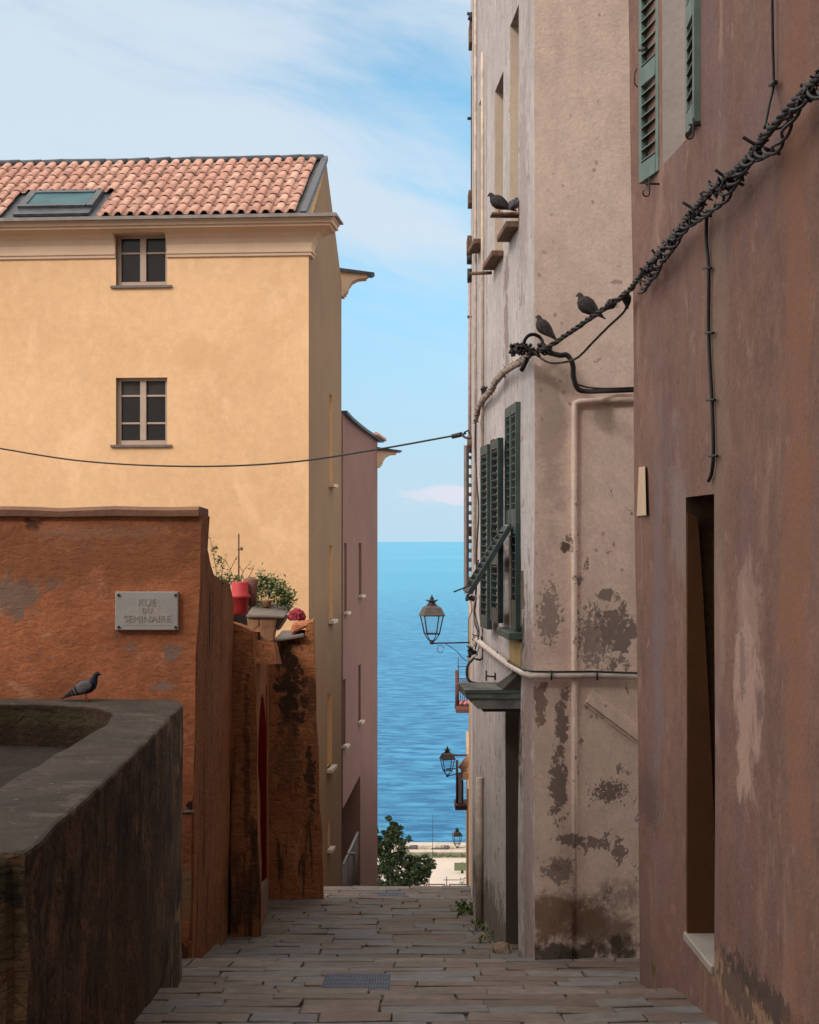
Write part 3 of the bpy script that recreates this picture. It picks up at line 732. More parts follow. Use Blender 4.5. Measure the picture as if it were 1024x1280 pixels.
# the two green leaves
far_out = P(798.5, 231, 9.46); near_h = P(822.5, 212, 9.12)
def leaf_between(pn, pf, z0, z1, t, name, mat, parent, mid):
    d = Vector((pf.x-pn.x, pf.y-pn.y)); m = shutter_mesh(d.length, z1-z0, t, mid, .045, .034, .06)
    return put_leaf(m, Vector((pn.x, pn.y, z0)), math.atan2(d.y, d.x), name, mat, parent)
s1 = leaf_between(near_h, far_out, near_h.z-.005, 4.2, -.05, 'shutter', M_shut, BH, (.26,))
s2 = leaf_between(P(867, 152, 8.1), P(857, 160, 8.42), P(867, 152, 8.1).z, 4.2, -.042, 'shutter', M_shut, BH, (.26,))
def hook(p, sh, r=.018):
    m = MB(); pts = [p+Vector((0, 0, .06)), p+Vector((0, 0, .0))]
    for i in range(9):
        a_ = -.2+i*(math.pi*1.35)/8; pts.append(p+Vector((.0-r+r*math.cos(a_), 0, -.012-r*math.sin(a_)-.01)))
    m.tube(pts, .0045, 6); m.tube([p+Vector((-.02, .01, .03)), p+Vector((.055, .02, .03))], .006, 6)
    m.build('catch_hook', M_iron, sh)
hook(P(812, 236, 9.1), s1); hook(P(867, 163, 8.08), s2)
m = MB(); m.tube([P(796, 86, 9.4), P(793.5, 92, 9.4), P(793.5, 104, 9.4), P(797, 109, 9.4)], .004, 6); m.build('handle', M_iron, s1)
m = MB(); m.tube([P(800, 62, 9.3), P(808, 61, 9.2)], .012, 6); m.build('latch', M_iron, s1)
# cream plate on the corner
m = MB(MBr)
c8 = [bpt(800.5, 645, -.004), bpt(812.5, 644, -.004), bpt(812.5, 644, .018), bpt(800.5, 645, .018)]
c8t = [bpt(803, 584, -.004), bpt(811, 583, -.004), bpt(811, 583, .018), bpt(803, 584, .018)]
m = MB(); m.hexa([Vector(p)+Vector((-.02, 0, 0)) for p in c8]+[Vector(p)+Vector((-.02, 0, 0)) for p in c8t])
tag(m.build('wall_plate', M_cplate, None, c8[0]), 'blank cream plate fixed on the brown house corner', 'plate')
# wall cables
def cat(pts, k=8):
    pts = [Vector(p) for p in pts]; out = []; P_ = [pts[0]*2-pts[1]]+pts+[pts[-1]*2-pts[-2]]
    for i in range(1, len(P_)-2):
        a, b, c, d = P_[i-1:i+3]
        for j in range(k):
            t = j/k; out.append(.5*((2*b)+(c-a)*t+(2*a-5*b+4*c-d)*t*t+(3*b-a-3*c+d)*t**3))
    out.append(pts[-1]); return out
m = MB(); pts = cat([bpt(884, 262, .02), bpt(883, 300, .015), bpt(886, 340, .015), bpt(886, 420, .015), bpt(890, 500, .015), bpt(892, 560, .015), bpt(890, 590, .015), bpt(886, 601, .015)])
m.tube(pts, .009, 8); wc = m.build('wall_cable', M_cable, None, pts[-1])
tag(wc, 'thick black cable clipped vertically down the brown wall above the doorway', 'cable')
for px, py in ((884, 335), (887, 416), (889, 500), (892, 570)):
    m = MB(); m.tube([bpt(px-5, py, .018), bpt(px+5, py, .018)], .007, 6); m.build('cable_clip', M_cable, wc)
m = MB(); pts = cat([bpt(965, -30, .02), bpt(966, 50, .02), bpt(967, 104, .02), bpt(962, 130, .05), bpt(956, 160, .09)])
m.tube(pts, .006, 6); m.tube([bpt(963, 106, .02), bpt(970, 103, .03)], .010, 6)
tag(m.build('thin_wire', M_cable, None, pts[0]), 'thin black wire hanging down the brown wall to the cable bundle', 'wire')
# ------------------------------------------------------------------ twisted cable bundle
def resample(pts, step):
    out = [pts[0]]; acc = 0
    for i in range(1, len(pts)):
        a, b = pts[i-1], pts[i]; L = (b-a).length
        if L < 1e-9: continue
        t = step-acc
        while t <= L: out.append(a.lerp(b, t/L)); t += step
        acc = L-(t-step)
    return out
def twisted(m, path, n, r, Rr, pitch, mi=0, wob=0.0, ph=0.0):
    path = resample(path, .012); N = len(path); prev = None; fr = []
    for i, p in enumerate(path):
        t = (path[min(i+1, N-1)]-path[max(i-1, 0)]).normalized()
        a = t.orthogonal().normalized() if prev is None else (prev-t*prev.dot(t)).normalized()
        prev = a; fr.append((a, t.cross(a)))
    for k_ in range(n):
        pts = []
        for i in range(0, N, 1):
            th = 2*math.pi*(k_/n)+2*math.pi*i*.012/pitch+ph; rr = Rr*(1+wob*mnoise.noise(path[i]*6+Vector((k_*9, 0, 0))))
            pts.append(path[i]+(fr[i][0]*math.cos(th)+fr[i][1]*math.sin(th))*rr)
        m.tube(pts, r, 6, mi, tone=k_/n)
wallpart = cat([bpt(1060, 58, .10), bpt(1024, 95, .10), bpt(992, 128, .09), bpt(960, 166, .10), bpt(925, 207, .09), bpt(880, 247, .10), bpt(845, 292, .09), bpt(800, 345, .08)], 8)
span = cat([bpt(800, 345, .08), P(782, 367, 9.75), P(755, 386, 9.95), P(720, 410, 10.3), P(700, 424, 10.5), P(680, 436, 10.65), P(663, 441, 10.78)], 8)
CB = empty('cable_bundle', wallpart[-1], 'thick twisted bundle of black cables running diagonally along the brown house to the white corner', 'cables')
m = MB(); twisted(m, wallpart+span[1:], 3, .0080, .0095, .20, 0, .5); m.build('main_strand', M_cabled, CB)
m = MB(); p2 = [p+Vector((.0, 0, -.055-.03*math.sin(i*.37))) for i, p in enumerate(wallpart)]
twisted(m, p2, 2, .0065, .014, .26, 0, .9); m.build('loose_strand', M_cable, CB)
m = MB(); p3 = [p+Vector((.02, 0, .018+.02*math.sin(i*.5+1))) for i, p in enumerate(wallpart)]
twisted(m, p3, 2, .0048, .016, .31, 0, .9, 1.0); m.build('loose_strand', M_cable, CB)
rnd = random.Random(11)
base_pts = resample(wallpart, .01)
def knot(m, c, s, nn, rr=.004):
    for _ in range(nn):
        a = Vector([rnd.uniform(-1, 1) for _ in range(3)])*s; b = Vector([rnd.uniform(-1, 1) for _ in range(3)])*s
        e = Vector([rnd.uniform(-1, 1) for _ in range(3)])*s
        m.tube(cat([c+a, c+e*.6, c+b], 4), rr, 5)
nb_ = int(len(base_pts)/8)
for i in range(0, len(base_pts), 8):
    if rnd.random() < .85:
        m = MB(); knot(m, base_pts[i]+Vector((0, -.01, rnd.uniform(-.045, .012))), .024, 3, rnd.uniform(.003, .0065)); m.build('binding', M_cable, CB)
for f in (.12, .30, .43, .45, .6, .62, .76, .9, .95):
    m = MB(); knot(m, base_pts[int(f*len(base_pts))]+Vector((0, -.01, -.025)), .034, 9, .0055); m.build('binding', M_cable, CB)
for f, s_ in ((.3, .12), (.44, .10), (.6, .11), (.86, .06)):
    m = MB(); c_ = base_pts[int(f*len(base_pts))]
    m.tube([c_+Vector((-s_*.5, -.02, .03)), c_, c_+Vector((s_*.7, -.02, -.035))], .007, 6); m.build('cable_tie', M_cable, CB)
# bracket and collar pieces on the span
m = MB(); c_ = P(764, 380, 9.88); dv = (P(772, 374.5, 9.85)-P(757, 385, 9.95)).normalized()
m.tube([c_-dv*.035, c_+dv*.035], .023, 6); m.tube([c_-dv*.012, c_+dv*.012], .030, 6); m.build('cable_clamp', M_cable, CB)
m = MB(); m.tube(cat([P(777, 366, 9.80), P(782, 370, 9.80), P(784, 377, 9.82), P(784, 385, 9.86)], 4), lambda t: .010+.018*math.sin(math.pi*min(1, t*1.1)), 10)
ins = m.build('insulator', M_cable, CB)
m = MB(); m.tube(cat([P(784, 381, 9.88), P(779, 391, 9.95), P(760, 409, 10.15), P(742, 427, 10.35), P(722, 447, 10.5), P(703, 453, 10.6), P(686, 453, 10.65), P(671, 444, 10.72)], 8), .0075, 6)
m.build('drop_wire', M_cabled, CB)
# ring and knot on the corner
m = MB(); c_ = P(667, 429, 10.72)
for q, rr in ((0, .062), (1, .055)):
    m.tube([c_+Vector((rr*math.cos(a), .02*q-.01+.015*math.sin(a*2), rr*math.sin(a)*.95)) for a in [i*2*math.pi/24 for i in range(25)]], .0075, 6)
for (a, b) in (((676, 436), .05), ((684, 438), .04), ((668, 441), .045), ((659, 436), .045), ((650, 436), .05)): knot(m, P(a[0], a[1], 10.72), b*.8, 12, .007)
m.build('cable_coil', M_cable, CB)
m = MB(); m.tube(cat([P(684, 440, 10.72), P(700, 444, 10.72), P(709, 444, 10.72), P(716, 455, 10.72), P(717, 470, 10.74), P(722, 485, 10.76), P(733, 489, 10.8), fpt(760, 488.5, .05), fpt(800, 487, .05)], 8), .017, 8)
m.tube(cat([P(720, 480, 10.75), P(735, 484, 10.8), fpt(760, 485.5, .06), fpt(800, 484, .06)], 6), .006, 6)
m.build('feeder_cable', M_cable, CB)
# along the side wall, frayed
side = cat([P(663, 441, 10.76), P(655, 449, 10.95), wpt(wu(645), .06, wz(462, 645)), wpt(wu(632), .06, wz(474, 632)), wpt(wu(622), .06, wz(490, 622)), wpt(wu(612), .05, wz(499, 612)), wpt(wu(604), .04, wz(511, 604)), wpt(wu(600.5), .04, wz(527, 600))], 8)
m = MB(); twisted(m, side, 3, .010, .015, .24, 0, .5)
for i in range(2, len(side), 2): knot(m, side[i], .03, 3, .004)
m.build('frayed_strand', M_cablel, CB)
m = MB(); knot(m, P(646, 437, 11.0), .05, 14, .009); m.build('bracket', M_iron, CB)
m = MB(); knot(m, wpt(wu(616), .07, wz(487, 616)), .03, 8, .007); m.build('bracket', M_iron, CB)
m = MB(); m.tube([P(659, 449, 10.8), P(652, 463, 10.85)], .016, 8); m.build('cable_end', M_iron, CB)
m = MB(); m.tube(cat([wpt(wu(601), .04, wz(520, 601)), wpt(wu(600), .04, wz(560, 600)), wpt(wu(602), .04, wz(600, 602)), wpt(wu(604.5), .04, wz(640, 604)), wpt(wu(603.5), .05, wz(690, 603)),
    wpt(wu(603), .05, wz(740, 603)), wpt(wu(602), .06, wz(775, 602)), P(598, 790, 14)], 8), .007, 6)
m.tube(cat([wpt(wu(604), .04, wz(700, 604)), wpt(wu(601), .05, wz(760, 601)), P(599, 790, 14), P(594, 812, 14)], 8), .006, 6)
m.build('drop_wire', M_cable, CB)
# junction tangle by the lamp
TG = empty('wire_tangle', P(594, 800, 14.3), 'tangle of wires and brackets above the balcony slab on the white house', 'wires')
rnd = random.Random(5)
for (px, py, s_) in ((587, 746, .035), (592, 748, .03), (594, 797, .03), (591, 815, .05), (588, 812, .03)):
    m = MB(); knot(m, P(px, py, 14.3), s_, 8, .006); m.build('bracket', M_cable, TG)
m = MB()
for ln in (((596, 742), (592, 765), (597, 790), (593, 808)), ((600, 744), (600, 770), (603, 790), (597, 815), (592, 824)), ((588, 750), (590, 762), (587, 772)), ((597, 797), (591, 797))):
    m.tube(cat([P(x, y, 14.2) for x, y in ln], 6), .006, 6)
m.build('pale_wire', M_cablel, TG)
m = MB(); m.tube(cat([P(593, 822, 14.2), P(585, 832, 14.2), P(584, 845, 14.2), P(588, 852, 14.2), P(596, 854, 14.3)], 8), .011, 8)
m.tube(cat([P(602, 795, 14.2), P(604, 815, 14.2), P(602, 824, 14.2), P(594, 824, 14.2)], 8), .009, 8); m.build('black_loop', M_cable, TG)
# wire across the street
m = MB(); pts = cat([P(-110, 540, 20), P(0, 560.5, 19.4), P(110, 577, 18.9), P(240, 583, 18.3), P(360, 578, 17.8), P(470, 562, 17.2), P(565, 545, 16.8), P(582, 542, 16.6)], 8)
m.tube(pts, .010, 6); sw = m.build('overhead_wire', M_cable, None, pts[-1]); tag(sw, 'thin black wire sagging across the street in front of the yellow house', 'wire')
m = MB(); m.tube([P(566, 545.5, 16.8), P(577, 543, 16.7)], .024, 8); m.tube(cat([P(577, 543, 16.7), P(582, 547, 16.6), P(588, 548, 16.5)], 5), .012, 6); m.tube([P(580, 541, 16.6), P(585, 538, 16.6), P(587, 542, 16.6)], .01, 6)
m.build('tensioner', M_iron, sw)

# ------------------------------------------------------------------ orange garden wall, left
OW = house('orange_wall', (-2, 11.2, -2.8), 'orange plastered garden wall carrying the street plate, stepped tops and dark stains', 'wall')
mb = MB(); z1 = .165
c0 = P(247, 660, 11.05)
# front body (battered corner)
lo = [(-6, 11.0, -4), (-1.46, 11.0, -4), (-1.50, 12.0, -4), (-6, 12.0, -4)]; hi = [(-6, 11.0, z1), (-1.345, 11.0, z1), (-1.345, 11.45, z1), (-6, 11.45, z1)]
mb.hexa(lo+hi)
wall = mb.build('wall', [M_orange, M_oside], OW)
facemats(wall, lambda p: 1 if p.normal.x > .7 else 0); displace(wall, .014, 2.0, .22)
# coping with a worn wavy edge
m = MB(); N = 26
rings = []
rn = random.Random(2)
for i in range(N+1):
    x = -6+(4.645)*i/N; dz = .006*math.sin(i*1.7)+rn.uniform(-.004, .004)
    rings.append([(x, 10.955, z1-.004+dz*.5), (x, 10.95, z1+.035+dz), (x, 11.0, z1+.058+dz), (x, 11.5, z1+.05), (x, 11.5, z1-.004)])
m.loft(rings, smooth=False); m.build('coping', M_coping, OW)
# side wall with the ramped top, profile in (y,z), thickness in x
def yz_wall(name, prof, x0f, th, mat, parent, amp=.012, zb=-4.2):
    m = MB(); A = []; B = []
    for (y, z) in prof:
        x = x0f(y, z); A.append((x, y, z)); B.append((x-th, y, z))
    nb = len(prof)
    la = [(x0f(p[0], zb), p[0], zb) for p in prof]; lb = [(x0f(p[0], zb)-th, p[0], zb) for p in prof]
    Av = [m.v(p) for p in A]; Bv = [m.v(p) for p in B]; La = [m.v(p) for p in la]; Lb = [m.v(p) for p in lb]
    for i in range(nb-1):
        m.face([La[i], La[i+1], Av[i+1], Av[i]]); m.face([Lb[i+1], Lb[i], Bv[i], Bv[i+1]])
        m.face([Av[i], Av[i+1], Bv[i+1], Bv[i]]); m.face([Lb[i], Lb[i+1], La[i+1], La[i]])
    m.face([La[0], Av[0], Bv[0], Lb[0]]); m.face([La[-1], Lb[-1], Bv[-1], Av[-1]])
    o = m.build(name, mat, parent); displace(o, amp, 2.2, .2); return o
def sx(y, z): return -1.355-.018*max(0, .2-z)-.012*(y-11)
def zy(py, D): return -(py-HY)/F*D
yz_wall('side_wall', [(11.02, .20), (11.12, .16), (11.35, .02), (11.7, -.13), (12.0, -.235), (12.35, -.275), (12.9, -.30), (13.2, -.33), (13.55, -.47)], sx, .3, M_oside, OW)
# pilaster beside the door: front face frontal
m = MB()
def px3(px, py, D): p = P(px, py, D); return (p.x, p.y, p.z)
m.hexa([px3(289, 1172+60, 13.62), px3(326.5, 1172+60, 13.62), px3(329, 1180, 14.35), px3(289, 1200, 14.6),
        px3(288, 777, 13.62), px3(318, 790, 13.62), px3(318, 785, 14.3), px3(284, 775, 14.4)])
o = m.build('pilaster', M_oside, OW); displace(o, .018, 3.0, .15)
# wall run with the arched door
def dx(y, z): return -1.27-.03*(y-14)-.0*z
wl = yz_wall('side_wall', [(13.9, -.74), (14.6, -.78), (15.3, -.80), (16.5, -.82)], dx, .3, M_oside, OW, 0.0)
m = MB(); pa = []
dy0, dy1, dzb, dzs = 14.45, 15.72, -3.12, -1.95
arc = [(dy0, dzb), (dy1, dzb), (dy1, dzs)]+[((dy0+dy1)/2+(dy1-dy0)/2*math.cos(a), dzs+.60*math.sin(a)) for a in [math.pi*i/12 for i in range(1, 12)]]+[(dy0, dzs)]
A = [m.v((-1.0, y, z)) for y, z in arc]; B = [m.v((-1.42, y, z)) for y, z in arc]
for i in range(len(arc)): m.face([A[i], A[(i+1) % len(arc)], B[(i+1) % len(arc)], B[i]])
m.face(A); m.face(B[::-1]); boolean(wl, [m.build('opening', [])])
wl.data.materials.clear(); wl.data.materials.append(M_oside); wl.data.materials.append(paint('lit_arch_reveal', (.52, .28, .13), .15, .85, scale=5))  # arch soffit: the light falling on it is put in as a paler colour
facemats(wl, lambda p: 1 if (14.4 < p.center.y < 15.8 and dzs-.05 < p.center.z < -1.2 and abs(p.normal.x) < .6) else 0)
m = MB(); m.box((-1.345, dy0-.05, dzb+.005), (-1.32, dy1+.05, dzs+.62)); dr = m.build('door', M_reddoor, OW)
m = MB()
for i in range(4): m.box((-1.321, dy0+.05+i*.3, dzb+.05), (-1.314, dy0+.30+i*.3, dzs+.2))
m.build('door_board', M_reddoor, dr)
m = MB(); m.hexa([px3(326, 1190, 14.2), px3(333.5, 1150, 15.0), px3(335.5, 1135, 15.7), px3(318, 1135, 15.7), px3(326, 1112, 14.2), px3(333.5, 1101, 15.0), px3(335.5, 1098, 15.7), px3(318, 1098, 15.7)], bev=.01)
m.build('door_step', M_stoneblk, OW)
# end buttress facing up the street, with ramped top
m = MB(); Db = 16.3
fz = [(336, 806), (345, 797), (352, 803), (366, 797), (381, 794), (384, 780), (391.5, 776)]
base = [px3(334, 1150, Db), px3(406, 1150, Db+.1)]
front = [m.v(base[1])]+[m.v(px3(x, y, Db)) for x, y in fz[::-1]]+[m.v(base[0])]
backp = [(px3(406, 1150, Db)[0]-.12, Db+.7, base[0][2])]+[(P(x, y, Db).x-.02, Db+.6, P(x, y, Db).z) for x, y in fz[::-1]]+[(base[0][0], Db+.7, base[0][2])]
bv = [m.v(p) for p in backp]
m.face(front); m.face(bv[::-1])
for i in range(len(front)): m.face([front[i], bv[i], bv[(i+1) % len(front)], front[(i+1) % len(front)]])
o = m.build('buttress', M_oside, OW); displace(o, .016, 3.0, .16)
m = MB(); m.hexa([px3(343, 803, 16.2), px3(380, 797, 16.2), px3(382, 790, 16.8), px3(352, 792, 16.8), px3(343, 799, 16.2), px3(380, 792.5, 16.2), px3(382, 787, 16.8), px3(352, 788, 16.8)], bev=.008)
m.build('cap_stone', M_capst, OW)
m = MB(); m.hexa([px3(362, 794, 16.3), px3(390, 782, 16.3), px3(389, 776, 16.9), px3(366, 784, 16.9), px3(366, 779, 16.3), px3(388, 779, 16.3), px3(387, 774, 16.9), px3(368, 776, 16.9)], bev=.02)
o = m.build('rendered_hump', M_orange, OW); displace(o, .02, 6, .08)
m = MB(); m.tube([P(238, 1015, 11.0)+Vector((-.05, -.005, 0)), P(238, 1015, 11.0)+Vector((.03, -.005, 0))], .012, 6); m.build('chipped_ledge', M_capst, OW)
# garden terrace behind
m = MB(); m.box((-8, 11.9, -4), (-1.5, 17.2, -.62)); m.box((-8, 12.0, -.62), (-1.62, 13.4, -.5))
tag(m.build('garden_terrace', M_gravel), kind='structure')

# street plate
SP = empty('street_sign', P(184, 788, 10.98), 'small rectangular stone street name plate bolted to the orange wall', 'street sign')
a = P(145, 787.5, 10.985); b = P(223.3, 739.5, 10.985)
m = MB(); m.box((a.x, 10.955, a.z), (b.x, 11.01, b.z), bev=.004); m.build('plate', M_plate, SP)
m = MB()
pl = [(163, 781.5), (215, 781.5), (215, 767), (205, 765), (200, 760), (198, 748), (172, 748), (169, 760), (157, 766), (154, 769), (154, 781.5)]
vs0 = [m.v(P(x, y, 10.9535)) for x, y in pl]; vs1 = [m.v(P(x, y, 10.958)) for x, y in pl]
m.face(vs0[::-1])
for i in range(len(pl)): m.face([vs0[i], vs0[(i+1) % len(pl)], vs1[(i+1) % len(pl)], vs1[i]])
m.build('raised_field', paint('worn_plate_field', (.38, .345, .325), .08, .8, scale=30), SP)
for (t_, px, py, sz) in (('RUE', 184, 757, .064), ('DU', 184, 766, .045), ('SEMINAIRE', 184, 777.5, .061)):
    cu = bpy.data.curves.new('lettering', 'FONT'); cu.body = t_; cu.size = sz; cu.align_x = 'CENTER'; cu.extrude = .002; cu.space_character = 1.05
    to = bpy.data.objects.new('lettering', cu); col.objects.link(to); bpy.context.view_layer.update()
    me = bpy.data.meshes.new_from_object(to.evaluated_get(bpy.context.evaluated_depsgraph_get())); bpy.data.objects.remove(to)
    me.materials.clear(); me.materials.append(M_letter); lo_ = bpy.data.objects.new('lettering', me); col.objects.link(lo_)
    lo_.parent = SP; lo_.rotation_euler = (R(90), 0, 0); lo_.location = P(px, py, 10.952)-SP.location
for px, py in ((148.5, 744), (219.5, 744), (148.5, 784), (219.5, 784)):
    c_ = P(px, py, 10.953); m = MB(); m.tube([c_, c_+Vector((0, -.008, 0))], .009, 8); m.build('bolt', M_iron, SP)

# ------------------------------------------------------------------ stone parapet, left foreground
SPa = house('stone_parapet', (-1.5, 8, -2.5), 'dark weathered L-shaped parapet in the left foreground with a flat cement top', 'wall')
zt = -.955
pairs = [((-1.175, 5.25), (-1.62, 5.25)), ((-1.195, 6.0), (-1.61, 6.0)), ((-1.22, 7.0), (-1.60, 7.0)), ((-1.25, 8.0), (-1.59, 8.0)), ((-1.285, 8.9), (-1.585, 8.8)),
         ((-1.306, 9.5), (-1.60, 9.1)), ((-1.318, 9.85), (-1.63, 9.35)), ((-1.332, 10.05), (-1.68, 9.55)), ((-1.37, 10.2), (-1.76, 9.73)), ((-1.45, 10.28), (-1.88, 9.87)),
         ((-1.62, 10.32), (-2.05, 9.95)), ((-2.1, 10.35), (-2.3, 10.0)), ((-3, 10.38), (-3, 10.02)), ((-5, 10.42), (-5, 10.05))]
m = MB(); zb_ = -3.6
Ot = [m.v((*p, zt)) for p, q in pairs]; It = [m.v((*q, zt)) for p, q in pairs]; Ob = [m.v((p[0]-.015, p[1], zb_)) for p, q in pairs]; Ib = [m.v((*q, zb_)) for p, q in pairs]
for i in range(len(pairs)-1):
    m.face([Ot[i], Ot[i+1], It[i+1], It[i]]); m.face([Ob[i], Ob[i+1], Ot[i+1], Ot[i]]); m.face([It[i], It[i+1], Ib[i+1], Ib[i]]); m.face([Ib[i], Ib[i+1], Ob[i+1], Ob[i]])
m.face([Ot[0], It[0], Ib[0], Ob[0]]); m.face([Ot[-1], Ob[-1], Ib[-1], It[-1]])
o = m.build('body', [M_par, M_partop, M_parin, M_parend], SPa)
bm = bmesh.new(); bm.from_mesh(o.data)
es = [e for e in bm.edges if len(e.link_faces) == 2 and all(abs(v.co.z-zt) < 1e-4 for v in e.verts) and abs(e.link_faces[0].normal.z-e.link_faces[1].normal.z) > .5]
bmesh.ops.bevel(bm, geom=es, offset=.016, segments=2, affect='EDGES', profile=.5)
bm.to_mesh(o.data); bm.free()
displace(o, .016, 3.4, .11)
def fpz(p):
    if p.normal.z > .55: return 1
    if p.normal.y < -.75 and p.center.y < 5.6: return 3
    return 0 if ((p.normal.x > 0 and p.center.x > -1.42) or p.normal.y > .6) else 2
facemats(o, fpz)
# end face that returns to the left
m = MB(); m.box((-4, 5.22, -3.6), (-1.215, 5.6, zt-.004), bev=.05, seg=3)
o = m.build('end_block', [M_parend, M_partop], SPa); displace(o, .015, 4, .1); facemats(o, lambda p: 1 if p.normal.z > .6 else 0)
m = MB(); m.box((-6, 5.6, -3.6), (-1.6, 10.06, -1.2)); tag(m.build('gravel_bed', M_gravel), kind='structure')
# ------------------------------------------------------------------ yellow house
yd = Vector((.0854, 1)).normalized()          # along the street side wall
YF = sweep_frame((-1.772, 30, 0), (-yd.y, yd.x), (-yd.x, -yd.y))   # front: x runs left, y towards the viewer
YS = sweep_frame((-1.772, 30, 0), (yd.x, yd.y), (yd.y, -yd.x))     # side: x runs away, y towards the street
YH = house('yellow_house', (-4.8, 31.5, -7), 'large yellow ochre house with tiled roof, skylight and taupe cornice on the left')
dep = 4.6; ez = 5.63; rz = 7.17
def yu(px, off=0):
    t = (px-CX)/F; ux, uy = -yd.y, yd.x; nx_, ny_ = -yd.x, -yd.y
    return (t*(30+ny_*off)+1.772-nx_*off)/(ux-t*uy)
def yz(py, px, off=0): return -(py-HY)/F*(30+yd.x*yu(px, off)-yd.y*off)
m = MB(YS)
L_ = 9.0
# gabled body: profile in (depth, z) extruded left
prof = [(0, -12), (dep, -12), (dep, ez-.35), (dep/2+.05, rz-.02), (0, ez-.12)]
A = [m.v((x, 0, z)) for x, z in prof]; B = [m.v((x, -L_, z)) for x, z in prof]
for i in range(5): m.face([A[i], A[(i+1) % 5], B[(i+1) % 5], B[i]])
m.face(A); m.face(B[::-1])
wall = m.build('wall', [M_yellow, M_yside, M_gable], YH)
u1, u0 = yu(145), yu(209)
W1 = (u0, u1, yz(357, 177), yz(293, 177)); W2 = (u0, u1, yz(556, 177), yz(472, 177))
cutl = [cutbox(YF, (a, -.22, c), (b, .9, d)) for a, b, c, d in (W1, W2)]
def su(px):
    t = (px-CX)/F; return (t*30+1.772)/(yd.x-t*yd.y)
def sz(py, px): return -(py-HY)/F*(30+yd.y*su(px))
SW = [(su(411.5), su(416), sz(605, 413), sz(493, 413)), (su(411.5), su(416), sz(775, 413), sz(682, 413)), (su(409), su(415), sz(958, 413), sz(866, 413)), (su(409.5), su(412.5), sz(1060, 411), sz(1026, 411))]
for a, b, c, d in SW: cutl.append(cutbox(YS, (a, -.25, c), (b, .4, d)))
boolean(wall, cutl)
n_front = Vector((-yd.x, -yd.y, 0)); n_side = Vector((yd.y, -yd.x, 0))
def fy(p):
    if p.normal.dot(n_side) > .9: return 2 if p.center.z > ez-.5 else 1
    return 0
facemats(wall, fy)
# cornice round the corner
cp = [(0, 5.02), (.045, 5.025), (.045, 5.075), (.07, 5.08), (.07, 5.115), (.05, 5.13), (.055, 5.17), (.07, 5.24), (.12, 5.33), (.21, 5.41), (.33, 5.46), (.42, 5.475), (.42, 5.515), (.47, 5.52), (.47, 5.58), (.50, 5.60), (.50, 5.635), (0, 5.635)]
def cornice(M, runs, parent, mats, cutters=()):
    """profile swept left of the corner, mitred, and returned a little along the side; frame M: x left, y out"""
    m = MB(M); L1, ret = runs; rings = []
    rings.append([(L1, o, z) for o, z in cp]); rings.append([(-o, o, z) for o, z in cp]); rings.append([(-o, -ret, z) for o, z in cp])
    m.loft(rings, smooth=False); o = m.build('cornice', mats, parent)
    if cutters: boolean(o, list(cutters))
    return o
co = cornice(YF, (L_, .40), YH, M_cornice, [cutbox(YF, (u0-.0, -.3, 4.8), (u1+.0, .9, 5.43))])
m = MB(YF); m.box((-.56, -.45, 5.635), (L_, .565, 5.665)); m.box((-.57, .505, 5.60), (L_, .60, 5.634)); m.build('gutter', M_zinc, YH)
def window(M, parent, a, b, z0, z1, d, rails, sillmat=M_sill, sill=True, blind=None):
    m = MB(M); m.box((a, -d-.02, z0), (b, -d-.012, z1)); w_ = m.build('window', M_glass, parent)
    m = MB(M); t = .06; y0, y1 = -d-.011, -d+.045
    m.box((a, y0, z0), (a+t, y1, z1)); m.box((b-t, y0, z0), (b, y1, z1)); m.box((a+t, y0, z0), (b-t, y1, z0+.085)); m.box((a+t, y0, z1-t*.8), (b-t, y1, z1))
    c_ = (a+b)/2; m.box((c_-.055, y0, z0+.085), (c_+.055, y1+.012, z1-t*.8), bev=.005)
    for r_ in rails:
        z_ = z0+(z1-z0)*r_
        m.box((a+t, y0, z_-.016), (c_-.055, y1-.02, z_+.016)); m.box((c_+.055, y0, z_-.016), (b-t, y1-.02, z_+.016))
    m.build('frame', M_frame, w_)
    if blind:
        m = MB(M); z_ = z0+(z1-z0)*blind
        m.box((a+t, -d-.0105, z_), (b-t, -d-.006, z1-t*.8)); m.build('blind', M_blind, w_)
    if sill:
        m = MB(M); m.box((a-.09, -.05, z0-.045), (b+.09, .06, z0), bev=.004); m.build('sill', sillmat, w_)
window(YF, YH, *W1, .17, [.66])
window(YF, YH, *W2, .17, [.33, .74], blind=.76)
for i, (a, b, c, d) in enumerate(SW):
    m = MB(YS); m.box((a+.01, -.24, c+.01), (b-.01, -.2, d-.01)); w_ = m.build('window', M_glass, YH)
    m = MB(YS); m.box((a-.06, -.05, c-.06), (b+.06, .10, c)); m.build('sill', M_step if i != 0 else M_cornice, w_)
# roof of canal tiles
RF = Vector((0, .42, ez+.06))
sl_ = math.atan2(rz-ez-.02, dep/2+.40); ca, sa = math.cos(sl_), math.sin(sl_)
Mroof = YF @ Matrix.Translation((0, .44, ez+.015)) @ Matrix(((1, 0, 0, 0), (0, -ca, -sa*-1*-1, 0), (0, sa, ca, 0), (0, 0, 0, 1)))
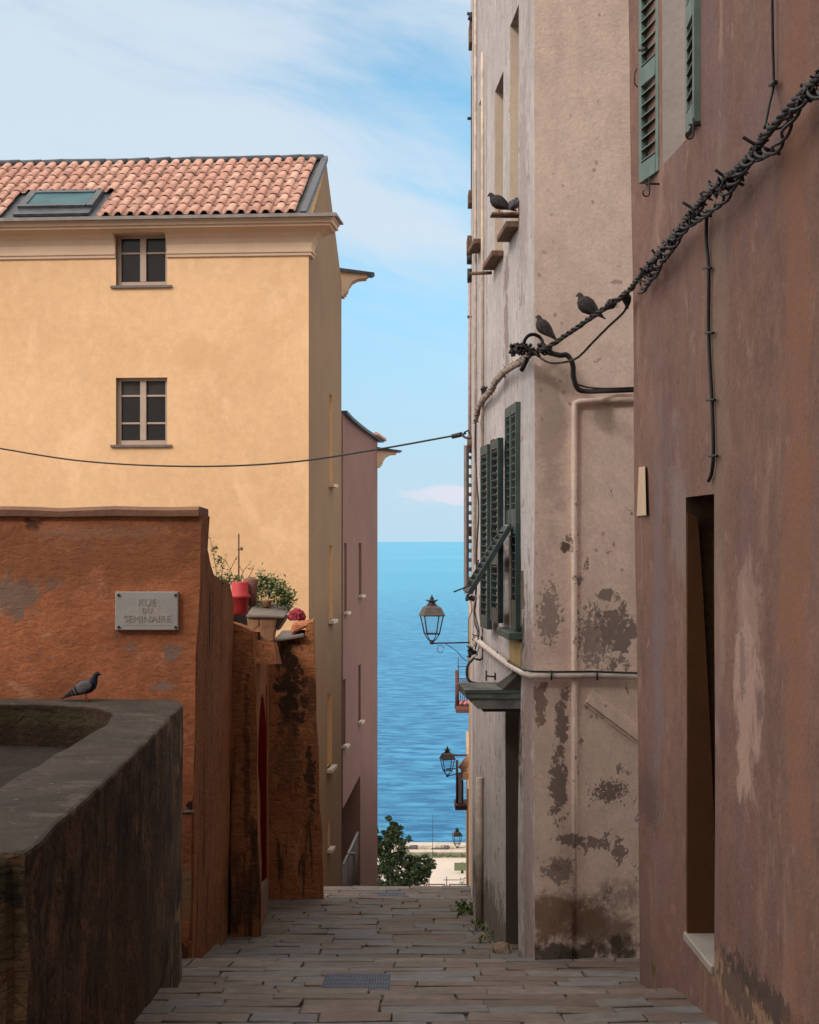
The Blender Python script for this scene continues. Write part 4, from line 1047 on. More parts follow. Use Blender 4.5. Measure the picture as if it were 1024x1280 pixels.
# local: x left, y up the slope, z off the slope
Mroof = YF @ Matrix.Translation((0, .46, ez+.03)) @ Matrix(((1, 0, 0, 0), (0, -ca, sa, 0), (0, sa, ca, 0), (0, 0, 0, 1)))
Ls = math.hypot(dep/2+.46, rz-ez+.0)
m = MB(Mroof); m.box((-.02, .02, -.05), (L_, Ls, -.012))
roof = m.build('roof', M_lead, YH)
rnd = random.Random(21); m = MB(Mroof); pitch = .218; nrow = 7; rl = Ls/nrow
ncol = int(L_/pitch)
def arc_tile(xc, y0, y1, r0, r1, lift0, lift1, up, tone):
    seg = 7; A = []; B = []; A2 = []
    for j in range(seg+1):
        a_ = math.pi*j/seg
        sgn = 1 if up else -1
        A.append(m.v((xc+r0*math.cos(a_), y0, lift0+sgn*r0*.60*math.sin(a_)))); B.append(m.v((xc+r1*math.cos(a_), y1, lift1+sgn*r1*.60*math.sin(a_))))
        A2.append(m.v((xc+(r0-.013)*math.cos(a_), y0+.0, lift0+sgn*(r0-.013)*.60*math.sin(a_))))
    for j in range(seg): m.face([A[j], A[j+1], B[j+1], B[j]], 0, tone, True)
    for j in range(seg): m.face([A[j], A2[j], A2[j+1], A[j+1]], 0, tone*.5)
skx0, skx1 = 5.05, 7.05
skx0, skx1 = yu(112, .3), yu(18, .3)
sky0, sky1 = .12, 1.30
for i in range(ncol):
    for j in range(nrow):
        xc = .14+pitch*(i+.5)+rnd.uniform(-.008, .008)
        y0 = j*rl+rnd.uniform(-.012, .012); y1 = y0+rl*1.14
        if skx0-.12 < xc < skx1+.12 and y0+rl*.5 < sky1+.0: continue
        l0 = .056+rnd.uniform(0, .008); m_t = rnd.random()
        arc_tile(xc, y0, min(y1, Ls+.05), .076, .066, l0, l0-.022, True, m_t)
        arc_tile(xc+pitch/2, y0+.02, min(y1, Ls+.05), .062, .058, .058, .042, False, rnd.random()*.6)
m.build('roof_tiles', M_tile, roof, keep_normals=True)
m = MB(Mroof)
for i in range(int(L_/.42)+1):
    x = .05+i*.42; m.tube([(x, Ls+.02, .035+rnd.uniform(-.01, .01)), (x+.44, Ls+.02, .03+rnd.uniform(-.012, .012))], .075, 10, tone=rnd.random())
m.build('ridge_tiles', M_lead, roof)
m = MB(Mroof); m.box((-.03, -.02, -.03), (.085, Ls+.06, .07), bev=.01); m.build('verge_flashing', M_lead, roof)
# skylight
m = MB(Mroof)
m.box((skx0, sky0, .0), (skx1, sky0+.30, .05)); 
for a_, b_ in (((skx0, sky0+.30), (skx0+.11, sky1)), ((skx1-.13, sky0+.30), (skx1, sky1)), ((skx0+.13, sky0+.30), (skx1-.13, sky0+.40)), ((skx0+.13, sky1-.12), (skx1-.13, sky1))):
    m.box((*a_, -.01), (*b_, .10))
sk = m.build('skylight', M_lead, roof)
m = MB(Mroof); m.box((skx0+.13, sky0+.40, .06), (skx1-.13, sky1-.12, .08)); o = m.build('skylight_pane', M_sky, roof)

# ------------------------------------------------------------------ second, cream house with its own cornice end
CHs = house('narrow_house', (-2.2, 37, -8), 'narrow taupe house behind the yellow one, only its projecting cornice end in view')
m = MB(); xw = P(427.0, 0, 34.75).x; xw2 = P(426.5, 0, 40).x
m.prism([(xw, 34.72), (xw2, 39.9), (-9, 39.9), (-9, 34.8)], -14, 5.3)
m.build('wall', M_gable, CHs)
def eave(x0, y0, x1, y1, zt_, name, parent, sc_=1.0, dark=M_lead):
    """cornice profile extruded from (x0,y0) to (x1,y1) projecting to the street"""
    d = Vector((x1-x0, y1-y0)); M = sweep_frame((x0, y0, 0), d, (d.y, -d.x)); m = MB(M); L = d.length
    pr_ = [(0, -.50), (.10, -.50), (.10, -.46), (.14, -.455), (.14, -.41), (.17, -.40), (.19, -.31), (.26, -.21), (.38, -.145), (.55, -.13), (.55, -.095), (.58, -.09), (.58, 0), (0, 0)]
    pr_ = [(a*sc_, zt_+b*sc_) for a, b in pr_]
    m.loft([[(0, a, b) for a, b in pr_], [(L, a, b) for a, b in pr_]], smooth=False); o = m.build('cornice', M_cornice, parent)
    m = MB(M)
    m.hexa([(-.06, -.4, zt_+.02), (L, -.4, zt_+.02), (L, .66*sc_, zt_-.07), (-.06, .66*sc_, zt_-.07), (-.06, -.4, zt_+.12), (L, -.4, zt_+.12), (L, .72*sc_, zt_-.03), (-.06, .72*sc_, zt_-.03)])
    m.build('roof_edge', dark, parent)
eave(xw-.05, 34.7, xw-.05, 35.15, zy(341, 34.9), 'cornice', CHs, 1.0)

# ------------------------------------------------------------------ pink house
PH = house('pink_house', (-2.5, 43, -10), 'faded pink house with a sloping roof edge at the left near the sea')
pA = Vector((P(428.8, 0, 40).x, 40)); pB = Vector((P(472, 0, 46).x, 46)); pdv = (pB-pA); pL = pdv.length; pdn = pdv.normalized()
PM = sweep_frame((pA.x, pA.y, 0), pdn, (pdn.y, -pdn.x))
def pu(px):
    t = (px-CX)/F; return (t*pA.y-pA.x)/(pdn.x-t*pdn.y)
def pz(py, px): return -(py-HY)/F*(pA.y+pdn.y*pu(px))
top = [(0, pz(517, 429)), (pu(437), pz(525.5, 437)), (pu(446), pz(533, 446)), (pu(455), pz(540, 455)), (pu(464), pz(546, 464)), (pL, pz(551.5, 472))]
m = MB(PM); A = [m.v((0, 0, -18))]+[m.v((x, 0, z)) for x, z in top]+[m.v((pL, 0, -18))]
B = [m.v((0, -6, -18))]+[m.v((x, -6, z)) for x, z in top]+[m.v((pL, -6, -18))]
for i in range(len(A)): m.face([A[i], A[(i+1) % len(A)], B[(i+1) % len(A)], B[i]])
m.face(A); m.face(B[::-1]); wall = m.build('wall', [M_pink], PH)
cuts = []
PW = [(430.5, 433.5, 765, 679), (448.5, 452, 744, 679), (429, 432, 932, 850), (448, 451, 902, 832)]
for a, b, y0, y1 in PW: cuts.append(cutbox(PM, (pu(a), -.2, pz(y0, a)), (pu(b), .3, pz(y1, a))))
c = MB(PM); qa, qb = pu(427.5), pu(450.5)
zl, zr, zb_ = pz(1012, 428), pz(969, 450), -18.5
c.hexa([(qa-.3, -1.0, zb_), (qb, -1.0, zb_), (qb, .5, zb_), (qa-.3, .5, zb_), (qa-.3, -1.0, zl-.06), (qb, -1.0, zr), (qb, .5, zr), (qa-.3, .5, zl-.06)])
cuts.append(c.build('opening', [])); boolean(wall, cuts)
for a, b, y0, y1 in PW:
    mm = MB(PM); mm.box((pu(a)+.01, -.19, pz(y0, a)+.01), (pu(b)-.01, -.15, pz(y1, a)-.01)); w_ = mm.build('window', M_glass, PH)
    mm = MB(PM); mm.box((pu(a)-.05, -.05, pz(y0, a)-.06), (pu(b)+.05, .10, pz(y0, a))); mm.build('sill', M_step, w_)
m = MB(PM); m.box((pu(431), -.98, pz(1110, 440)-1), (pu(447.5), -.93, pz(1040, 440))); m.build('entrance_door', M_dark, PH)
# handrail and mesh panel in the stairwell opening
m = MB(PM); ra = (pu(431.5), -.06, pz(1082, 431)); rb = (pu(450), -.06, pz(1041, 450))
m.tube([ra, rb], .035, 6); m.tube([(pu(436.5), -.05, pz(1066, 437)), (pu(445.5), -.05, pz(1066, 446)), (pu(445.5), -.05, pz(1082, 446))], .02, 6)
for i in range(13):
    f = i/12; x = ra[0]+(rb[0]-ra[0])*f; z = ra[2]+(rb[2]-ra[2])*f
    m.tube([(x, -.06, z), (x, -.06, z-1.35)], .012, 5)
m.build('stair_railing', paint('galvanised_rail', (.20, .19, .19), .1, .5), PH)
# roof slab following the curved edge, and the eave cornice beyond
m = MB(PM); tt = top+[(pL+.55, pz(557, 486)-.02)]
m.loft([[(x, .10, z), (x, -6, z), (x, -6, z+.07), (x, .10, z+.07)] for x, z in tt], smooth=False); rf = m.build('roof', M_lead, PH)
m = MB(PM); rnd = random.Random(4)
for i in range(9):
    x = pL-1.2+i*.2; z = tt[-2][1]+(tt[-1][1]-tt[-2][1])*(x-pL)/.55 if x > pL else tt[-2][1]+(tt[-3][1]-tt[-2][1])*(pL-x)/1.4
    m.tube([(x, .12, z+.10), (x+.22, .12, z+.075)], .05, 8, tone=rnd.random()); m.tube([(x, -.3, z+.10), (x+.22, -.3, z+.075)], .05, 8, tone=rnd.random())
m.build('verge_tiles', M_tile, rf)
eave(pB.x-.02, 45.9, pB.x-.03, 46.4, zy(562, 46), 'cornice', PH, .95)

# ------------------------------------------------------------------ houses further down on the right
def side_house(name, label, pts, z0, z1, mat, x_right=6):
    h = house(name, (pts[0][0]+1, pts[0][1]+1, z0), label)
    m = MB(); m.prism([pts[0], (x_right, pts[0][1]), (x_right, pts[-1][1])]+list(pts[::-1][:-1]), z0-4, z1); m.build('wall', mat, h); return h
h2 = side_house('streetside_house', 'grey white house directly beyond the peeling one, pipes and a grey shutter at its edge', [(P(591.5, 0, 15.32).x, 15.32), (P(588.5, 0, 19).x, 19), (P(588.5, 0, 23.5).x, 23.5)], -5, 8.5, M_wside)
# pipe stack and brackets on its edge
def hp(px, py, D): return P(px, py, D)
m = MB(); m.tube([hp(587.3, 348, 17), hp(587.3, 548, 17)], .018, 6); m.build('drainpipe', paint('pinkish_pipe', (.42, .30, .28), .15, .6), h2)
m = MB(); m.tube([hp(589.5, 545, 17), hp(589.5, 560, 17)], .05, 6); m.build('pipe_joint', M_rust, h2)
m = MB(); m.tube([hp(592, 95, 17), hp(592, 250, 17)], .03, 6); m.build('drainpipe', M_lead, h2)
def part_tubes(name, mat, parent, items):
    for it in items:
        m = MB()
        for pts, r_ in it: m.tube(pts, r_, 6)
        m.build(name, mat, parent)
part_tubes('iron_bracket', M_iron, h2, [[([hp(595, 17, 16.5), hp(584, 17, 16.5)], .016), ([hp(590, 18, 16.5), hp(588, 25, 16.5)], .03)]]+
           [[([hp(592, y, 17), hp(585.5, y, 17)], .010), ([hp(586.5, y-1.5, 17), hp(586.5, y+1.5, 17)], .02)] for y in (296, 313, 352, 396, 148)]+
           [[([hp(588, 316, 17), hp(588, 330, 17)], .04)], [([hp(587.5, 336, 17), hp(587.5, 352, 17)], .03)]])
for (x, y, z) in ((593, 30, 56), (592, 240, 256), (590.5, 297, 315)):
    m = MB(); a = hp(x, y, 16.6); b = hp(x, z, 16.6); m.box((a.x-.05, 16.5, b.z), (a.x+.1, 16.8, a.z)); m.build('sill_bracket', M_rust, h2)
dd_ = 17.2; a = P(583.2, 742, dd_); tp = P(583.2, 556.5, dd_)
m = shutter_mesh(.36, tp.z-a.z, .03, (.42,), .07, .034, .085); put_leaf(m, Vector((a.x, dd_, a.z)), R(66), 'shutter', M_shutg, h2)
h3 = side_house('ochre_house', 'ochre strip of a house beyond the lamps with a green shutter and red balcony rail', [(P(587, 0, 23.8).x, 23.8), (P(586.0, 0, 30).x, 30), (P(586.5, 0, 38).x, 38)], -9, zy(760, 26), M_ochre)
m = MB(); a = P(585.2, 868, 27); b = P(590, 772, 27); m.box((a.x, 27, a.z), (b.x, 27.05, b.z)); m.build('shutter', M_shut, h3)
# wrought balcony on the ochre house
m = MB(); Db = 27
def bl(px, py, D=Db): return P(px, py, D)
m.tube([bl(571.5, 838), bl(571.5, 884)], .035, 6); m.tube([bl(571.5, 848), bl(590, 848)], .007, 5); m.tube([bl(571.5, 833), bl(590, 833)], .006, 5); m.tube([bl(573, 822), bl(573, 838)], .006, 4)
for i in range(6): m.tube([bl(573+i*2.7, 848), bl(573+i*2.7, 884)], .005, 4)
for i in range(3):
    c_ = bl(577+i*4, 857); m.tube([c_+Vector((.05*math.cos(q), 0, .09*math.sin(q))) for q in [j*math.pi/5 for j in range(11)]], .004, 4)
rl_ = m.build('balcony_rail', M_rustred, h3)
m = MB(); a = bl(569, 886.5); b = bl(592, 882); m.box((a.x, 26.4, a.z), (b.x, 27.3, b.z)); m.build('balcony_floor', M_rustred, h3)
m = MB()
for i in range(16):
    c_ = Vector((P(575+i*.9, 0, 27).x, 27+rnd.uniform(-.2, .2), bl(0, 882).z+.05)); bmesh.ops.create_icosphere(m.bm, subdivisions=1, radius=.03, matrix=Matrix.Translation(c_))
m.build('flower_box', paint('pink_flowers', (.5, .2, .22), .4, .8), h3)
h4 = side_house('lower_house', 'low house furthest down the right side with a small tiled eave and red balcony', [(P(584.0, 0, 40).x, 40), (P(583.5, 0, 46).x, 46), (P(582.5, 0, 52).x, 52)], -12, zy(958, 44), M_cream)
m = MB(); a = P(576, 968, 42)
for i in range(6):
    m.tube([P(577, 962-0*i, 41.8+i*.3), P(583, 953, 41.8+i*.3), P(590, 945, 41.8+i*.3)], .10, 8, tone=rnd.random())
m.build('roof_tiles', M_tile, h4)
m = MB(); a = P(578, 972, 42); b = P(588, 963, 42); m.box((a.x, 41.6, a.z), (b.x, 43.6, b.z)); m.build('roof_beam', M_ochre, h4)
m = MB(); Dq = 43
m.tube([bl(571.5, 950, Dq), bl(571.5, 1006, Dq)], .035, 6); m.tube([bl(578.5, 975, Dq), bl(578.5, 1004, Dq)], .02, 5)
m.tube([bl(565, 944, Dq), bl(586, 944, Dq)], .022, 5); m.tube([bl(558, 961, Dq), bl(572, 961, Dq)], .015, 5)
m.build('balcony_rail', M_rustred, h4)
m = MB(); a = bl(568.5, 1009, Dq); b = bl(585, 1003.5, Dq); m.box((a.x, Dq-.5, a.z), (b.x, Dq+.6, b.z)); m.build('balcony_floor', M_rustred, h4)
m = MB(); a = bl(572, 1003, Dq); b = bl(578, 966, Dq); m.box((a.x, Dq, a.z), (b.x, Dq+.03, b.z)); m.build('balcony_screen', paint('pale_screen', (.42, .42, .44), .1, .7), h4)

# ------------------------------------------------------------------ lanterns
def lantern(name, base, H, label, arm_to=None, scroll=True):
    """square tapered street lantern; base = its lowest point, H its height"""
    k_ = H/.70
    L = empty(name, base, label, 'street lamp', 'wall lanterns down the street')
    def sq(rr, z): return [(rr*sx_, rr*sy_, z) for sx_, sy_ in ((-1, -1), (1, -1), (1, 1), (-1, 1))]
    rot = Matrix.Rotation(R(12), 4, 'Z') @ Matrix.Scale(k_, 4)
    def mk(): return MB(rot)
    m = mk()
    for sx_, sy_ in ((-1, -1), (1, -1), (1, 1), (-1, 1)):
        m.tube([(.092*sx_, .092*sy_, .15), (.142*sx_, .142*sy_, .42)], .010, 5); m.tube([(.092*sx_, .092*sy_, .15), (.05*sx_, .05*sy_, .07), (0, 0, .02)], .008, 5)
    for z, r_ in ((.15, .092), (.42, .145)):
        q = sq(r_, z); m.tube(q+[q[0], q[1]], .010, 5)
    m.lathe([(.0, -.01), (.03, .0), (.036, .02), (.02, .04), (.01, .06)], n=10)
    m.build('lantern_frame', M_lampmet, L, local=True)
    m = mk(); m.loft([sq(.165, .42), sq(.165, .435), sq(.155, .44), sq(.115, .535), sq(.085, .56)], smooth=False); m.build('lantern_roof', M_lamptop, L, local=True)
    m = mk(); m.lathe([(.09, .555), (.085, .565), (.055, .60), (.045, .62), (.07, .625), (.075, .635), (.035, .645), (.025, .66), (.035, .67), (.02, .685), (.006, .72), (0, .73)], n=12)
    for i in range(6):
        a_ = i*math.pi/3; m.tube([(.06*math.cos(a_), .06*math.sin(a_), .63), (.09*math.cos(a_), .09*math.sin(a_), .65)], .008, 5)
    m.build('finial', M_lampmet, L, local=True)
    m = mk(); q0 = sq(.088, .155); q1 = sq(.138, .415)
    for i in range(4): m.face([m.v(q0[i]), m.v(q0[(i+1) % 4]), m.v(q1[(i+1) % 4]), m.v(q1[i])])
    m.build('lantern_glass', M_lglass, L, local=True)
    if arm_to is not None:
        v_ = arm_to-Vector(base); m = MB(); m.tube([(0, 0, .01), v_+Vector((0, 0, .01))], .012*k_, 6)
        if scroll:
            s0 = v_*.35; s1 = v_*1.0+Vector((0, 0, -.26*k_))
            m.tube(cat([s0, s0*.6+s1*.4+Vector((0, 0, -.0)), v_*.85+Vector((0, 0, -.25*k_)), s1], 5), .005*k_, 5)
            m.tube([v_*.22+Vector((.05*k_*math.cos(a_), 0, -.075*k_+.055*k_*math.sin(a_))) for a_ in [j*math.pi/6 for j in range(12)]], .004*k_, 5)
        m.build('wall_arm', M_lampmet, L, local=True)
    return L
lantern('street_lamp', P(540, 805, 24), .67, 'largest wall lantern hanging against the sea in mid view', P(589, 804, 24))
lantern('street_lamp', P(559.5, 971, 39), .68, 'middle wall lantern beside the red balcony rail, lower down', P(585, 964, 39), False)
lantern('street_lamp', P(571.5, 1060, 52), .62, 'smallest wall lantern just above the sea wall', P(586, 1059, 52), False)

# ------------------------------------------------------------------ quay
EZ = -20.0
def eD(py): return -EZ*F/(py-HY)
m = MB(); Dw = 111.8; m.box((-40, 110.5, EZ), (40, Dw, P(0, 1057.3, 110.5).z)); m.box((-40, 108.2, EZ), (40, 109.0, P(0, 1065, 108.2).z-.05)); m.box((-40, 108.15, P(0, 1065, 108.2).z-.05), (40, 109.05, P(0, 1065, 108.2).z))
tag(m.build('sea_wall', M_wallsea, None, (0, Dw, EZ)), 'long pale sea wall along the edge of the esplanade', 'wall')
rnd = random.Random(9)
def rock(px, py, D, s, mat, label, grp, i):
    m = MB(); bmesh.ops.create_icosphere(m.bm, subdivisions=2, radius=s)
    for v in m.bm.verts: v.co = Vector((v.co.x*rnd.uniform(1.1, 1.2), v.co.y*.8, v.co.z*.55))*(1+.45*mnoise.noise(v.co*3+Vector((i*5, 0, 0))))
    o = m.build('boulder', mat, local=True); o.location = P(px, py+1.0, D); tag(o, label, 'boulder', grp)
for i, (px, py, s) in enumerate(((508, 1059.5, .28), (516, 1059, .34), (544, 1060, .22), (549, 1060.5, .26), (556.5, 1059.5, .34))):
    rock(px, py, 110.2, s, M_rockd, ('dark boulder on the sea wall just right of the tree crown', 'second dark boulder on the sea wall right of the tree', 'small dark boulder left of the peaked one on the sea wall', 'dark boulder touching the peaked one on the sea wall', 'peaked dark boulder on the sea wall, rightmost')[i], 'dark boulders on the sea wall', i)
mb_ = MB()
for i in range(70):
    px = 470+i*1.75+rnd.uniform(-1, 1); c_ = P(px, 1062.5+rnd.uniform(-.5, .8), 110.2); r_ = rnd.uniform(.08, .22)
    t0 = len(mb_.bm.verts); bmesh.ops.create_icosphere(mb_.bm, subdivisions=1, radius=r_, matrix=Matrix.Translation(c_+Vector((0, 0, .1))))
tag(mb_.build('rubble', M_rockl), kind='stuff')
# low planting along the wall foot
mb_ = MB()
for i in range(1500):
    px = rnd.uniform(460, 592); c_ = P(px, 1070, 108.0)+Vector((0, rnd.uniform(-.25, .1), rnd.uniform(-.12, .18)*(.5+.5*math.sin(px*.7)**2)))
    a_ = Vector([rnd.uniform(-1, 1) for _ in range(3)])*.06; b_ = Vector([rnd.uniform(-1, 1) for _ in range(3)])*.06
    mb_.face([mb_.v(c_), mb_.v(c_+a_), mb_.v(c_+a_+b_), mb_.v(c_+b_)], 0, rnd.random())
tag(mb_.build('ground_cover', M_leafg), kind='stuff')
# olive board on a post
D0 = eD(1092); BO = empty('notice_board', Vector((P(579, 0, D0).x, D0, EZ)), 'flat olive green board raised on a short post on the esplanade', 'board')
a = P(568, 1088.5, D0); b = P(590, 1078.5, D0); m = MB(); m.box((a.x, D0, a.z), (b.x, D0+.06, b.z), bev=.01); m.build('board', M_board, BO)
m = MB(); c_ = P(578, 0, D0+.1); m.tube([(c_.x, D0+.12, EZ), (c_.x, D0+.12, b.z)], .08, 8); m.tube([(a.x+.1, D0+.08, a.z+.1), (b.x-.1, D0+.08, a.z+.1)], .03, 6); m.build('post', M_iron, BO)
# esplanade railing nearest the steps
D0 = 95.5; RA = empty('railing', Vector((P(560, 0, D0).x, D0, EZ)), 'low rusty railing at the near edge of the esplanade', 'railing')
zt_ = P(0, 1105.5, D0).z
m = MB()
for x0, x1 in ((512, 531), (533, 556), (562, 586)):
    m.tube([P(x0, 1105.6, D0), P(x1, 1105.6, D0)], .035, 6); m.tube([P(x0, 1116, D0), P(x1, 1116, D0)], .03, 6)
    for q in (x0, x1): m.tube([P(q, 1105, D0), (P(q, 0, D0).x, D0, EZ)], .04, 6)
m.build('rail', M_rustred, RA)
m = MB()
for i in range(44): x = P(512+i*1.7, 0, D0).x; m.tube([(x, D0, zt_), (x, D0, EZ)], .009, 4)
m.build('infill_bars', M_rust, RA)
def pole(px, top, D0, r_, label, bar=None):
    m = MB(); p = P(px, top, D0); m.tube([(p.x, D0, EZ if D0 > 84 else -19.5), p], r_, 6, r2=r_*.7)
    if bar: m.tube([P(px-4, bar, D0), P(px+22, bar, D0)], r_*.6, 5)
    tag(m.build('pole', M_iron, None, (p.x, D0, EZ)), label, 'pole', 'thin poles on the esplanade')
pole(536.5, 1092, 95, .03, 'short thin dark pole by the tree edge on the esplanade')
pole(558.5, 1096, 95, .035, 'short thin pole with a crossbar above the railing', 1100)
pole(541, 1018, 108, .02, 'tall faint thin mast standing against the sea')

# ------------------------------------------------------------------ tree down by the quay
def leaf_cloud(m, centers, n, rnd, ls, shape=None):
    for _ in range(n):
        c_, r_ = rnd.choice(centers)
        while True:
            v = Vector([rnd.uniform(-1, 1) for _ in range(3)])
            if v.length < 1: break
        v = v.normalized()*(v.length**.5)*rnd.choice((1, 1, 1.0, 1.15, 1.35))*(1+.35*mnoise.noise(v*2.3+Vector(c_)))
        p = Vector(c_)+Vector((v.x*r_[0], v.y*r_[1], v.z*r_[2]))
        nrm = Vector([rnd.gauss(0, 1) for _ in range(3)]).normalized(); t = nrm.orthogonal().normalized(); b_ = nrm.cross(t)
        l_ = ls*rnd.uniform(.6, 1.3); w_ = l_*.45
        a0 = rnd.uniform(0, 6.28); t, b_ = t*math.cos(a0)+b_*math.sin(a0), b_*math.cos(a0)-t*math.sin(a0)
        m.face([m.v(p-t*l_*.5), m.v(p+b_*w_*.5), m.v(p+t*l_*.5), m.v(p-b_*w_*.5)], 0, rnd.random())
DT = 72; zg = -17.2; kT = DT/F
TR = empty('tree', Vector((P(500, 0, DT).x, DT, zg)), 'dark leafy tree at the foot of the steps beside the pink house', 'tree')
rnd = random.Random(8); cents = []
def cpx(px, py, rx, rz_, dy=0): cents.append(((P(px, py, DT).x, DT+dy, P(px, py, DT).z), (rx*kT, rx*kT*.9, rz_*kT)))
for a in ((478, 1052, 13, 14), (490, 1042, 12, 11), (500, 1050, 9, 11), (484, 1072, 15, 13), (500, 1078, 13, 13, .5), (486, 1096, 16, 16, -.5), (512, 1092, 12, 12), (508, 1112, 15, 14), (520, 1080, 10, 8, .4), (531, 1078, 10, 6), (538, 1084, 6, 4, .3), (523, 1097, 10, 8), (472, 1085, 14, 20), (465, 1062, 12, 20), (492, 1032, 5, 4), (534, 1090, 6, 4), (478, 1120, 20, 20), (500, 1132, 18, 16)): cpx(*a)
sub_ = []
for c_, r_ in cents:
    for _ in range(16):
        v = Vector([rnd.gauss(0, .55) for _ in range(3)]); q_ = rnd.uniform(.16, .4)
        sub_.append((Vector(c_)+Vector((v.x*r_[0], v.y*r_[1], v.z*r_[2])), (r_[0]*q_*1.3, r_[1]*q_*1.3, r_[2]*q_)))
m = MB(); leaf_cloud(m, sub_, 24000, rnd, .14); m.build('crown', M_leafd, TR)
m = MB(); b0 = Vector((P(492, 0, DT).x, DT, zg-.5)); fork = Vector((P(490, 0, DT).x, DT, P(0, 1115, DT).z))
m.tube([b0, fork], .16, 8, r2=.11)
for c_, r_ in cents[::1]:
    e = Vector(c_); m.tube(cat([fork, fork.lerp(e, .5)+Vector((rnd.uniform(-.15, .15), 0, -.15)), e], 4), .06, 6, r2=.012)
m.build('trunk', M_bark, TR)
# shrub behind the crest at right
SHB = empty('shrub', Vector((P(583, 0, 93).x, 93, -20)), 'small spindly shrub by the railing under the right hand wall', 'shrub'); m = MB()
leaf_cloud(m, [((P(583, 1105, 93).x, 93, P(0, 1103, 93).z), (.45, .3, .25)), ((P(588, 1098, 93).x, 93, P(0, 1098, 93).z), (.2, .2, .3))], 160, rnd, .12); m.build('foliage', M_leafg, SHB)
m = MB(); m.tube([(P(583, 0, 93).x, 93, -20), (P(584, 0, 93).x, 93, P(0, 1100, 93).z)], .03, 5); m.build('stem', M_bark, SHB)

# ------------------------------------------------------------------ weeds at the wall foot
def weed(px, D, n_, h, label, xoff=0):
    p = P(px, 0, D); z = tread(D); o = empty('weed', Vector((p.x, D, z)), label, 'weed', 'weeds along the foot of the white house'); m = MB()
    for i in range(n_):
        a_ = rnd.uniform(0, 6.28); l_ = rnd.uniform(.4, 1)*h; q = Vector((p.x+rnd.uniform(-.08, .08), D+rnd.uniform(-.25, .25), z))
        tip_ = q+Vector((math.cos(a_)*l_*.7, math.sin(a_)*l_*.7, l_)); sd_ = Vector((-math.sin(a_), math.cos(a_), 0))*.012
        mid_ = q.lerp(tip_, .55)+Vector((0, 0, l_*.12))
        m.face([m.v(q), m.v(mid_+sd_), m.v(tip_), m.v(mid_-sd_)], 0, rnd.random())
        for k_ in range(3):
            c_ = q.lerp(tip_, rnd.uniform(.4, 1)); a2 = Vector([rnd.uniform(-1, 1) for _ in range(3)])*.025; b2 = Vector([rnd.uniform(-1, 1) for _ in range(3)])*.025
            m.face([m.v(c_), m.v(c_+a2), m.v(c_+a2+b2), m.v(c_+b2)], 0, rnd.random())
    m.build('leaves', M_leafg, o)
weed(585, 15.2, 60, .07, 'largest green weed tuft at the far foot of the white house'); weed(601, 13.9, 18, .06, 'weed tuft by the foot of the lower drainpipe')
weed(609, 13.3, 10, .05, 'sparse weed tuft nearest the white house doorway')

# ------------------------------------------------------------------ pots and plants on the garden wall
RP = empty('flower_pot', P(300, 768, 13.75), 'bright red plastic pot standing upside down in a stack on the orange wall', 'flower pot')
kk = 13.75/F
m = MB(); zb0 = 0
m.lathe([(.060, 0), (.066, .004), (.072, .13), (.085, .135), (.085, .155), (.070, .165), (.066, .255), (.060, .262), (0, .262)], n=18); m.build('pot', M_red, RP, local=True)
m = MB(); m.lathe([(.05, .05), (.055, .16), (.06, .26), (.045, .275), (0, .275)], c=(.075, .09, .015), n=14); m.build('smaller_pot', M_terrab, RP, local=True)
for ch in RP.children: pass
PLN = empty('planter', P(332, 800, 14.45), 'terracotta planter under a grey slab on the orange wall', 'planter')
m = MB(); kk = 14.45/F
def L4(px, py, dy=0): q = P(px, py, 14.45)-PLN.location; return (q.x, q.y+dy, q.z)
m.hexa([L4(326, 802), L4(341, 802), L4(340, 802, .3), L4(324, 802, .3), L4(324, 772), L4(346, 772), L4(346, 772, .3), L4(324, 772, .3)], bev=.008)
m.hexa([L4(310, 792), L4(323, 783), L4(323, 783, .3), L4(310, 790, .3), L4(309, 772), L4(324, 772), L4(324, 772, .3), L4(309, 772, .3)], bev=.006)
m.build('pot', M_terra, PLN, local=True)
m = MB(); m.hexa([L4(308, 772, -.03), L4(356, 773, -.03), L4(362, 761, .42), L4(314, 757, .42), L4(308, 768, -.03), L4(356, 770, -.03), L4(362, 758.5, .42), L4(314, 754.5, .42)], bev=.006)
m.build('slab', M_capst, PLN, local=True)
m = MB(); m.hexa([L4(345, 790, .1), L4(352, 778, .1), L4(354, 778, .4), L4(346, 790, .4), L4(345, 772, .1), L4(357, 771, .1), L4(357, 771, .4), L4(346, 772, .4)], bev=.005); m.build('side_slab', M_capst, PLN, local=True)
# support below so the planter rests on the wall
m = MB(); m.hexa([px3(306, 830, 13.95), px3(346, 830, 13.95), px3(352, 830, 14.9), px3(306, 830, 14.9), px3(308, 799, 14.15), px3(342, 802, 14.15), px3(346, 803, 14.9), px3(308, 799, 14.9)]); o = m.build('wall_head', M_oside, OW); displace(o, .012, 4, .1)
